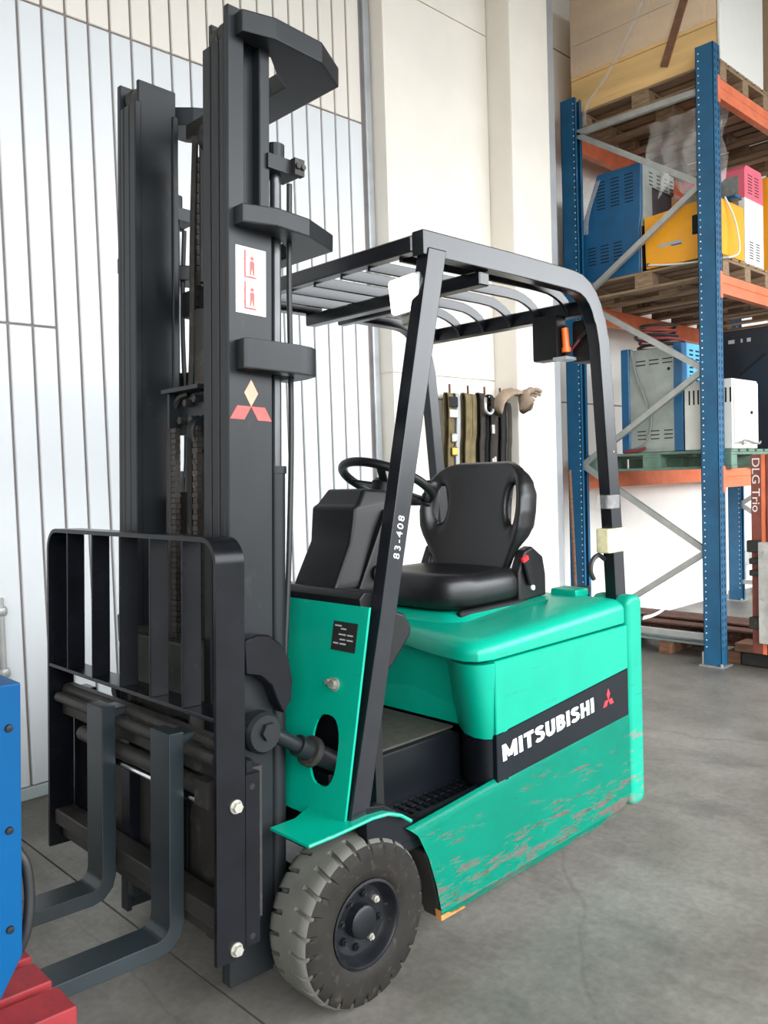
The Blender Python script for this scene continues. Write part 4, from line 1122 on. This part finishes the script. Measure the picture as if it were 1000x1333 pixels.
# extra empty pallet lying under the crate
zt = ZT+.139
cr = thing('plywood_crate', 'big plywood crate wrapped in clear film on the top rack level', 'crate', (-4.85, -1.0, zt))
for i, (z0, z1) in enumerate(((zt, zt+.27), (zt+.274, zt+.54), (zt+.544, zt+.95))):
    B().box((-5.20, -4.46), (-1.655, -.455), (z0, z1)).bev(.004, 1).make('crate_panel', 'plywood', cr)
B().bar((-4.452, -.85, zt+.10), (-4.452, -.67, zt+.56), .06, .012, up=(1, 0, 0)).make('batten', 'raw_timber', cr)
tag(B().box((-5.215, -4.448), (-1.668, -1.50), (zt+.27, zt+1.0)).make('film_edge', 'film', cr)) if False else None
tag(B().box((-4.4585, -4.4545), (-1.65, -.46), (zt+.30, zt+.97)).make('stretch_film', 'film', None), 'hazy clear film over the upper boards of the plywood crate', 'film')
def crumple(name, P, w_, mat, label, cat, wd=(0, 1, 0)):
    b = bmesh.new(); ribbon(b, smooth_path(P, 5), w_, .002, wd); return tag(obj(name, b, mat, None, True), label, cat)
crumple('film_strip', [(-4.44, -1.52, zt-.12), (-4.435, -1.50, zt+.02), (-4.44, -1.30, zt+.22), (-4.44, -1.05, zt+.55), (-4.44, -.9, zt+.9)], .03, 'film', 'twisted clear film strip slanting across the plywood crate', 'film', (0, 1, -.4))
wb_ = tag(B().box((-5.21, -4.455), (-.45, -.428), (zt+.003, zt+.95)).bev(.008, 2).make('white_wrap', 'wrap_sheet', None, True), 'sheet of white stretch wrap over the front side of the plywood crate', 'wrap')
cb2 = thing('cardboard_box', 'brown cardboard box on the top rack level behind the plywood crate', 'box', (-5.75, -1.05, zt))
B().box((-6.15, -5.37), (-1.6, -.44), (zt, zt+.9)).bev(.006, 1).make('carton', 'cardboard', cb2)
B().box((-5.80, -5.74), (-1.6, -.44), (zt+.9005, zt+.902)).make('tape_strip', 'tape_clear', cb2)
# hanging film under the top level
bm_ = bmesh.new()
NY, NZ = 14, 8
gv = [[bm_.verts.new((-4.78+.025*math.sin(i*1.7+j*.6)+.02*random.random(), -1.15+.62*i/NY+.02*math.sin(j*1.3), 4.16-(.55+.08*math.sin(i*1.1))*j/NZ)) for i in range(NY+1)] for j in range(NZ+1)]
for j in range(NZ):
    for i in range(NY): bm_.faces.new((gv[j][i], gv[j][i+1], gv[j+1][i+1], gv[j+1][i]))
bmesh.ops.recalc_face_normals(bm_, faces=bm_.faces); bmesh.ops.solidify(bm_, geom=bm_.faces[:], thickness=.002)
tag(obj('loose_film', bm_, 'film_dense', None, True), 'crumpled clear film hanging down below the top pallet', 'film')

zm = ZM+.139; zl = ZL+.139
def louvers(parent, face, a0, a1, z0, n, pitch, const, h=.008, mat='hole_black'):
    """slots on a face: face 'X' (spread along Y) or 'Y' (spread along X)"""
    for i in range(n):
        b = bmesh.new(); z = z0+pitch*i
        if face == 'X': box(b, (const-.001, const+.0008), (a0, a1), (z, z+h))
        else: box(b, (a0, a1), (const-.001, const+.0008), (z, z+h))
        obj('vent_slot', b, mat, parent)
# tall blue charger on the middle level
c1 = thing('battery_charger', 'tall blue battery charger with louvred panel on the middle level', 'charger', (-4.65, -1.32, zm), 'battery chargers in the rack')
b = bmesh.new(); prism(b, [(-1.60, zm), (-1.075, zm), (-1.075, 3.30), (-1.062, 3.40), (-1.055, 3.775), (-1.43, 3.775), (-1.60, 3.36)], 'X', -4.48, -4.455); bevel(b, .004, 1); c1f = obj('front_panel', b, 'charger_blue', c1)
B().box((-4.98, -4.48), (-1.42, -1.07), (zm, 3.755)).bev(.006, 1).make('casing', 'charger_dark', c1)
B().box((-4.62, -4.48), (-1.075, -1.052), (3.30, 3.77)).box((-4.98, -4.62), (-1.075, -1.052), (3.62, 3.77)).make('side_grille', 'charger_grey', c1)
for y in (-1.40, -1.275, -1.155): louvers(c1f, 'X', y-.036, y+.036, 3.50, 9, .026, -4.455)
for y in (-1.49, -1.375, -1.26): louvers(c1f, 'X', y-.036, y+.036, 3.08, 6, .026, -4.455)
for x in (-4.60, -4.72, -4.84, -4.93): louvers(c1f, 'Y', x-.035, x+.02, 3.63, 4, .03, -1.052)
tag(crumple('film_scrap', [(-4.45, -1.58, 3.34), (-4.44, -1.55, 3.50), (-4.45, -1.46, 3.72), (-4.55, -1.44, 3.80)], .12, 'film_dense', 'scrap of clear film on the corner of the tall blue charger', 'film'))
# yellow charger
c2 = thing('battery_charger', 'yellow battery charger with black meter window on the middle level', 'charger', (-4.65, -.72, zm), 'battery chargers in the rack')
b = bmesh.new(); prism(b, [(-1.025, zm+.012), (-.44, zm+.012), (-.44, 3.345), (-.47, 3.372), (-.62, 3.372), (-1.035, 3.345)], 'X', -4.85, -4.458); bevel(b, .008, 2); c2b = obj('casing', b, 'charger_yellow', c2, True)
B().box((-4.83, -4.48), (-1.0, -.46), (zm, zm+.014)).make('base', 'hole_black', c2)
b = bmesh.new(); prism(b, rrect(-.655, -.53, 3.135, 3.275, .01), 'X', -4.459, -4.4572); obj('meter_window', b, 'hole_black', c2b)
B().box((-4.459, -4.4572), (-.655, -.645), (3.16, 3.2)).make('needle', 'white_print', c2b)
B().box((-4.459, -4.4575), (-.922, -.737), (3.100, 3.124), Matrix.Identity(4)).make('name_plate', 'grey_print', c2b)
B().box((-4.459, -4.4565), (-.82, -.737), (3.090, 3.100)).make('name_plate', 'charger_blue', c2b)
B().bar((-4.456, -.84, 3.285), (-4.456, -.60, 3.08), .014, .004, up=(1, 0, 0)).make('painted_line', 'hole_black', c2b) if False else None
B().cyl((-4.46, -1.0, 2.985), (-4.44, -1.0, 2.985), .012, 10).make('cable_gland', 'hose_rubber', c2)
B().tube(smooth_path([(-4.445, -1.0, 2.983), (-4.44, -.95, 2.975), (-4.441, -.80, 2.95), (-4.441, -.60, 2.93), (-4.445, -.42, 2.92), (-4.50, -.375, 2.93), (-4.62, -.38, 3.0), (-4.60, -.40, 3.2), (-4.50, -.43, 3.36)]), .007, 8).make('mains_cable', 'cable_white', c2, True)
# white and pink charger behind it
c3 = thing('battery_charger', 'white battery charger with dark red top, behind the yellow one', 'charger', (-5.0, -.7, zm), 'battery chargers in the rack')
B().box((-5.24, -4.90), (-.95, -.452), (zm, 3.45)).bev(.006, 1).make('casing', 'charger_white', c3)
b = bmesh.new(); prism(b, [(-4.90, 3.45), (-4.90, 3.66), (-4.93, 3.69), (-5.20, 3.69), (-5.24, 3.64), (-5.24, 3.45)], 'Y', -.95, -.455); c3t = obj('top_cover', b, 'charger_pink', c3)
B().box((-4.903, -4.898), (-.93, -.50), (3.1, 3.62)).make('front_panel', 'machine_grey', c3)
for x in (-5.0, -5.12): louvers(c3t, 'Y', x-.04, x+.04, 3.49, 7, .022, -.455, .007)
for x in (-5.0, -5.12): louvers(c3, 'Y', x-.04, x+.03, zm+.06, 7, .02, -.452, .007)
B().box((-4.72, -4.62), (-.52, -.40), (3.375, 3.40)).box((-4.68, -4.60), (-.45, -.38), (3.36, 3.372)).bev(.008, 1).make('charging_plug', 'charger_blue', c3)
# grey transformer behind, orange machine at the end
c4 = thing('transformer', 'dusty grey transformer between the blue and white chargers', 'transformer', (-5.0, -1.0, zm))
B().box((-5.17, -5.02), (-1.03, -.97), (zm, 3.5)).box((-5.26, -5.03), (-1.40, -.96), (zm, 3.42)).bev(.01, 1).make('core', 'machine_grey', c4)
for y in (-1.3, -1.2, -1.1): B().box((-5.03, -5.0), (y-.025, y+.025), (zm+.05, 3.38)).make('cooling_fin', 'machine_grey', c4)
c5 = thing('orange_cabinet', 'orange cabinet on the middle level at the picture edge', 'cabinet', (-5.6, -.8, zm))
B().box((-5.95, -5.36), (-1.35, -.46), (zm, 3.70)).bev(.01, 2).make('casing', 'charger_yellow', c5, True); B().box((-5.359, -5.356), (-1.25, -.56), (zm+.1, 3.6)).make('panel', 'charger_yellow', c5)
# lowest level: tall blue and grey charger
c6 = thing('battery_charger', 'tall grey battery charger with blue corner posts on the lowest level', 'charger', (-4.75, -.9, zl), 'battery chargers in the rack')
B().box((-5.0, -4.475), (-1.235, -.765), (zl, 2.36)).bev(.006, 1).make('casing', 'charger_grey', c6)
c6p = B().box((-4.478, -4.468), (-1.23, -.77), (zl+.03, 2.32)).make('front_panel', 'charger_grey', c6)
for y in (-1.255, -.818): B().box((-4.53, -4.455), (y, y+.07), (zl, 2.375)).bev(.006, 1).make('corner_post', 'charger_blue', c6)
c6s = B().box((-5.0, -4.53), (-.768, -.746), (zl, 2.375)).bev(.004, 1).make('side_panel', 'charger_lightblue', c6)
for y in (-1.09, -.98, -.87): louvers(c6p, 'X', y-.04, y+.04, 2.235, 2, .03, -4.468); louvers(c6p, 'X', y-.035, y+.035, zl+.10, 3, .03, -4.468)
for x in (-4.60, -4.70, -4.80): louvers(c6s, 'Y', x-.03, x+.03, 2.09, 8, .032, -.746, .014)
b = bmesh.new(); cyl(b, (-4.47, -.86, 2.19), (-4.465, -.86, 2.19), .012, 12); obj('knock_out', b, 'hole_black', c6p)
for i in range(5):
    z = 2.39+.036*i; cx, cy = -4.68+.02*i, -1.03+.02*math.sin(i*2)
    P = [(cx+(.18+.02*math.sin(i))*math.cos(a), cy+(.17-.012*i)*math.sin(a), z+.004*math.sin(2*a+i)) for a in [2*math.pi*k/24 for k in range(24)]]
    tag(B().tube(P, .011, 8, closed=True).make('charging_cable', 'cable_red' if i % 2 else 'hose_rubber', None, True), ('lowest', 'second', 'third', 'fourth', 'topmost')[i]+' coil of the cable heaped on the grey charger', 'cable', 'cable coils on the charger')
tag(B().tube(smooth_path([(-4.455, -1.16, 2.37), (-4.45, -1.15, 2.30), (-4.455, -1.12, 2.15), (-4.455, -1.03, 1.92), (-4.455, -1.005, 1.78), (-4.455, -1.06, 1.64), (-4.445, -1.16, 1.60)]), .006, 8).make('thin_cable', 'cable_grey', None, True), 'thin grey cable hanging across the front of the grey charger', 'cable')
tag(B().tube(smooth_path([(-4.44, -1.22, 1.579), (-4.44, -1.12, 1.582), (-4.44, -1.05, 1.60)]), .013, 8).make('red_lead', 'cable_red', None, True), 'red lead lying at the foot of the grey charger', 'cable')
# white charger
c7 = thing('battery_charger', 'white battery charger with slotted front on the lowest level', 'charger', (-4.7, -.55, zl), 'battery chargers in the rack')
B().box((-4.885, -4.452), (-.632, -.385), (zl+.012, 2.068)).bev(.006, 1).make('casing', 'charger_white', c7) if False else None
b = bmesh.new(); box(b, (-4.885, -4.452), (-.735, -.375), (zl+.002, 2.068)); bevel(b, .006, 1); c7b = obj('casing', b, 'charger_white', c7)
b = bmesh.new(); box(b, (-4.87, -4.47), (-.377, -.362), (zl+.04, 2.05)); bevel(b, .004, 1); c7d = obj('door', b, 'charger_white', c7)
for z in (1.96, 2.0, 1.92): B().box((-4.78, -4.53), (-.363, -.3595), (z, z+.012)).make('rib', 'charger_white', c7d)
B().cyl((-4.74, -.362, 1.83), (-4.74, -.352, 1.83), .012, 10).make('lock', 'hole_black', c7d)
for i in range(10):
    y = -.70+.034*i; B().box((-4.453, -4.4512), (y, y+.012), (1.90, 2.005)).make('vent_slot', 'hole_black', c7b)
tag(B().tube(smooth_path([(-4.44, -.30, zl+.03), (-4.55, -.33, zl+.06), (-4.70, -.30, zl+.035), (-4.85, -.34, zl+.05)]), .008, 8).make('grey_cable', 'cable_grey', None, True), 'grey cable lying beside the white charger', 'cable')
# black cabinet
c8 = thing('black_cabinet', 'large black cabinet with small white markings on the lowest level', 'cabinet', (-5.2, -.5, zl))
B().box((-5.6, -5.12), (-1.0, -.30), (zl, 2.45)).bev(.008, 1).make('casing', 'cabinet_black', c8) if False else None
B().box((-5.95, -5.31), (-.835, -.15), (1.426, 2.534)).bev(.008, 1).make('casing', 'cabinet_black', c8)
for y, wd in ((-.77, .05), (-.67, .015), (-.62, .03)): B().box((-5.311, -5.3085), (y, y+wd), (2.43, 2.46)).make('marking', 'grey_print', c8)
B().bar((-5.308, -.68, 2.17), (-5.308, -.48, 2.32), .02, .005, up=(1, 0, 0)).make('cable_mark', 'hole_black', c8)
pallet('plain pallet under the black cabinet on the lowest level', -5.34, -1.2, ZL-.002, .55, .75, 'pallet_dark') if False else None

# ---- scrap steel and timber under the rack
def rail(name, label, x, y0, y1, z, h, wd, mat, group=None):
    b = bmesh.new(); prism(b, [(x-wd/2, z), (x+wd/2, z), (x+wd/2, z+.016), (x-wd/2+.018, z+.016), (x-wd/2+.018, z+h-.016), (x+wd/2, z+h-.016), (x+wd/2, z+h), (x-wd/2, z+h)], 'Y', y0, y1); bevel(b, .003, 1)
    return tag(obj(name, b, mat), label, 'steel rail', group)
for i, y in enumerate((-1.55, -.96, -.42)):
    tag(B().box((-5.30, -4.52), (y-.05, y+.05), (0, .09)).bev(.004, 1).make('timber_block', 'raw_timber'), ('squared timber under the scrap rails nearest the wall', 'squared timber under the middle of the scrap rails', 'squared timber under the aisle end of the scrap rails')[i], 'timber', 'timbers under the scrap rails')
rail('steel_rail', 'grey green steel channel lying in front of the rusty rails', -4.60, -1.72, -.56, .091, .085, .07, 'grey_green_iron', 'scrap rails under the rack')
rail('steel_rail', 'rusty brown steel channel directly behind the grey green one', -4.74, -1.75, -.10, .091, .125, .14, 'rusty_iron', 'scrap rails under the rack')
rail('steel_rail', 'rusty brown steel channel in the middle of the scrap pile', -4.93, -1.75, -.10, .091, .140, .14, 'rusty_iron', 'scrap rails under the rack')
rail('steel_rail', 'rusty brown steel channel at the back of the scrap pile', -5.15, -1.75, -.10, .091, .125, .14, 'rusty_iron', 'scrap rails under the rack')
tag(B().box((-4.66, -4.50), (-.36, .45), (.0, .10)).bev(.01, 1).make('timber_beam', 'mast_dirty'), 'dark beam lying on the floor at the end of the scrap rails', 'timber')
b = bmesh.new(); box(b, (-4.68, -4.47), (-.395, .5), (.101, .165)); bevel(b, .012, 2); tag(obj('timber_plank', b, 'raw_timber', None, True), 'split brown timber plank lying on the dark floor beam', 'timber')
# white ribbon tail behind the truck
crumple('white_ribbon', [(-4.27, -1.0, .312), (-4.40, -.995, .312), (-4.52, -.985, .33), (-4.62, -.975, .362), (-4.68, -.97, .372), (-4.76, -.965, .355), (-4.84, -.96, .335)], .03, 'ribbon_white', 'crumpled white ribbon draped over the scrap rails', 'ribbon', (0, .3, 1))
# orange brown mast section with cast carriage, at the picture edge
sm = thing('mast_section', 'orange brown mast section with a grey cast carriage at the picture edge', 'mast section', (-4.1, -.05, .17))
XM = -4.20
for y0 in (-.150, ):
    B().box((XM-.10, XM), (y0, y0+.085), (.166, 1.515)).bev(.004, 1).make('rail', 'mast_orange', sm)
    B().box((XM-.02, XM+.004), (y0+.07, y0+.095), (.166, 1.515)).make('rail_edge', 'rack_orange', sm)
B().box((XM-.10, XM), (-.052, .25), (.166, 1.515)).bev(.004, 1).make('rail', 'mast_orange', sm)
B().box((XM, XM+.012), (-.035, .2), (.9, 1.15)).make('web_plate', 'rack_orange', sm)
b = bmesh.new(); box(b, (XM+.004, XM+.06), (-.085, .3), (.25, .93)); bevel(b, .008, 2); cs = obj('cast_carriage', b, 'alu_cast', sm, True)
for z0, z1 in ((.30, .40), (.48, .55), (.62, .72), (.79, .86)): B().box((XM+.058, XM+.075), (0.0, .28), (z0, z1)).bev(.006, 1).make('rib', 'alu_cast', cs)
for z0, z1, y in ((.34, .42, -.155), (.78, .82, -.15), (.86, .94, -.165), (.70, .74, -.15)): B().box((XM-.01, XM+.05), (y, -.08), (z0, z1)).bev(.006, 1).make('lug', 'mast_dirty', cs)
link('chalk_writing', text_mesh('DLG Trio', .072, basis((XM+.0005, -.140, 1.49), (0, 0, -1), (0, 1, 0)), xs=.36, extrude=.0004), 'ribbon_white', sm)

# ---- small things on the far wall
wx = thing('water_tap_box', 'small grey junction box on the far wall under the rack', 'box', (-8.05, -1.85, .3))
B().box((-8.15, -7.95), (-1.869, -1.76), (.30, .46)).bev(.01, 1).make('box_body', 'alu_cast', wx); B().cyl((-8.05, -1.84, .46), (-8.05, -1.84, 1.7), .012, 8).make('conduit', 'cable_grey', wx, True); B().cyl((-8.05, -1.80, .14), (-8.05, -1.80, .30), .018, 8).make('outlet', 'alu_cast', wx, True)
P = [(-8.15+.16*math.cos(a), -1.60+.16*math.sin(a), .012+.015*k/60) for k, a in enumerate([2*math.pi*k/20 for k in range(61)])]
tag(B().tube(P, .011, 8).make('cable_coil', 'cable_grey', None, True), 'grey cable coiled on the floor by the far wall', 'cable')
b = bmesh.new(); cyl(b, (-4.085, -1.50, 1.45), (-4.25, -1.56, .012), .013, 10); tag(obj('wooden_stick', b, 'raw_timber', None, True), 'thin brown wooden stick leaning beside the rear rack post', 'stick')

# ================================================================== STRAPS ON HOOKS
hk = thing('hook_rail', 'row of steel hooks on the pale concrete wall, straps hanging from them', 'hook rail', (-3.0, -1.62, 1.95))
for x in (-2.765, -2.955, -3.135, -3.31):
    B().tube([(x, -1.56, 2.055), (x, -1.56, 1.965)] + [(x, -1.56-.0+.03*(1-math.cos(R(a))), 1.965-.03*math.sin(R(a))) for a in (30, 60, 90, 120, 150, 180)], .0075, 8).make('hook', 'rusty_iron', hk, True)
B().box((-3.34, -2.64), (-1.624, -1.60), (1.955, 1.99)).bev(.003, 1).make('backing_bar', 'zinc', hk)
for x in (-2.765, -2.955, -3.135, -3.31): B().box((x-.012, x+.012), (-1.602, -1.552), (1.96, 1.985)).make('arm', 'zinc', hk)
def strap(x, w_, zb, mat, label, zt_=1.975, sway=.006, y=-1.50, grp='straps hanging on the hooks'):
    b = bmesh.new()
    for dy, z_end in ((.0, zb), (-.045, zb+.08)):
        pts = [(x, y-.02, zt_+.012), (x+sway*.2, y+dy+.012, zt_-.02), (x+sway*.6, y+dy+.01, zt_-.25), (x+sway, y+dy, (zt_+z_end)/2), (x+sway*.7, y+dy-.005, z_end)]
        ribbon(b, smooth_path(pts, 5), w_, .006, (1, .25, 0))
    return tag(obj('lashing_strap', b, mat, None, True), label, 'strap', grp)
s0 = strap(-2.695, .07, 1.15, 'strap_olive', 'olive lashing strap with brass buckle, leftmost on the hooks')
B().box((-2.745, -2.665), (-1.488, -1.470), (1.82, 1.88)).bev(.006, 1).make('ratchet', 'bolt_metal', s0); B().box((-2.73, -2.68), (-1.486, -1.468), (1.66, 1.72)).bev(.006, 1).make('ratchet_pawl', 'bolt_metal', s0); B().box((-2.735, -2.68), (-1.486, -1.466), (1.57, 1.63)).bev(.008, 1).make('buckle', 'brass', s0); B().box((-2.75, -2.66), (-1.49, -1.47), (1.89, 1.96)).bev(.006, 1).make('ratchet_handle', 'strap_black', s0)
strap(-2.768, .05, 1.2, 'strap_grey', 'pale grey strap beside the olive one with the buckle', sway=.008)
strap(-2.852, .09, 1.2, 'strap_olive', 'wide plain olive strap, second hook from the left', y=-1.48)
strap(-2.938, .06, 1.25, 'strap_olive', 'narrow olive strap hanging by the open steel hook', sway=.015)
strap(-3.012, .07, 1.2, 'strap_dark', 'very dark brown strap in the middle of the hooks', zt_=1.985, y=-1.49)
s1 = strap(-3.078, .042, 1.2, 'strap_black', 'black strap with small steel clips', y=-1.46)
for x0, x1, z0, z1 in ((-3.09, -3.06, 1.72, 1.78), (-3.075, -3.055, 1.50, 1.55), (-3.10, -3.08, 1.51, 1.56)): B().box((x0, x1), (-1.455, -1.44), (z0, z1)).make('clip', 'bolt_metal', s1)
strap(-3.155, .08, 1.2, 'strap_dark', 'brown strap hanging below the leather gloves', zt_=1.96, sway=-.005)
strap(-3.238, .07, 1.2, 'strap_black', 'black strap right under the leather gloves', zt_=1.96, y=-1.49, sway=-.005)
strap(-3.295, .055, 1.25, 'strap_dark', 'brown strap next to the concrete pilaster, rightmost on the hooks', zt_=1.93, y=-1.48, sway=-.005)
B().tube([(-2.995+.0, -1.44, 1.96), (-2.98, -1.43, 1.92)] + [(-3.02+.042*math.cos(R(a)), -1.43, 1.895+.042*math.sin(R(a))) for a in range(10, -190, -25)], .011, 8).make('open_hook', 'steel', hk, True)
def glove(M, label):
    g = thing('work_glove', label, 'glove', M.translation, 'gloves on the hooks')
    b = bmesh.new()
    rings = []
    for x, w_, t_, z in ((-.115, .062, .034, -.05), (-.10, .060, .034, -.03), (-.06, .050, .028, .012), (-.02, .046, .024, .030), (.02, .050, .022, .034), (.06, .050, .019, .022), (.085, .044, .015, .008)):
        rings.append([b.verts.new((x+.004*math.sin(3*a), w_*math.cos(a), z+t_*math.sin(a)+.004*math.sin(5*a+x*40))) for a in [2*math.pi*k/18 for k in range(18)]])
    for A, C in zip(rings, rings[1:]):
        for k in range(18): b.faces.new((A[k], A[(k+1) % 18], C[(k+1) % 18], C[k]))
    b.faces.new(rings[0][::-1]); b.faces.new(rings[-1])
    obj('palm', b, 'glove_leather', g, 'all', M)
    for i, (y, ln, dz) in enumerate(((-.036, .055, -.02), (-.012, .068, -.03), (.013, .064, -.024), (.035, .048, -.034))):
        b = bmesh.new(); tube(b, smooth_path([(.07, y, .014), (.10, y*1.1, .006), (.085+ln*.7, y*1.15, dz*.7), (.08+ln, y*1.15, dz*1.6)], 4), .0125, 8); obj('finger', b, 'glove_leather', g, 'all', M)
    b = bmesh.new(); tube(b, smooth_path([(.0, .042, .02), (.03, .066, .004), (.055, .074, -.022)], 4), .013, 8); obj('thumb', b, 'glove_leather', g, 'all', M)
glove(Matrix.Translation((-3.20, -1.42, 1.965)) @ Matrix.Rotation(R(165), 4, 'Z') @ Matrix.Rotation(R(-28), 4, 'Y') @ Matrix.Rotation(R(25), 4, 'X'), 'beige leather glove draped over the third hook')
glove(Matrix.Translation((-3.36, -1.352, 1.975)) @ Matrix.Rotation(R(195), 4, 'Z') @ Matrix.Rotation(R(-20), 4, 'Y') @ Matrix.Rotation(R(-30), 4, 'X'), 'beige leather glove with cuff turned towards the pilaster')
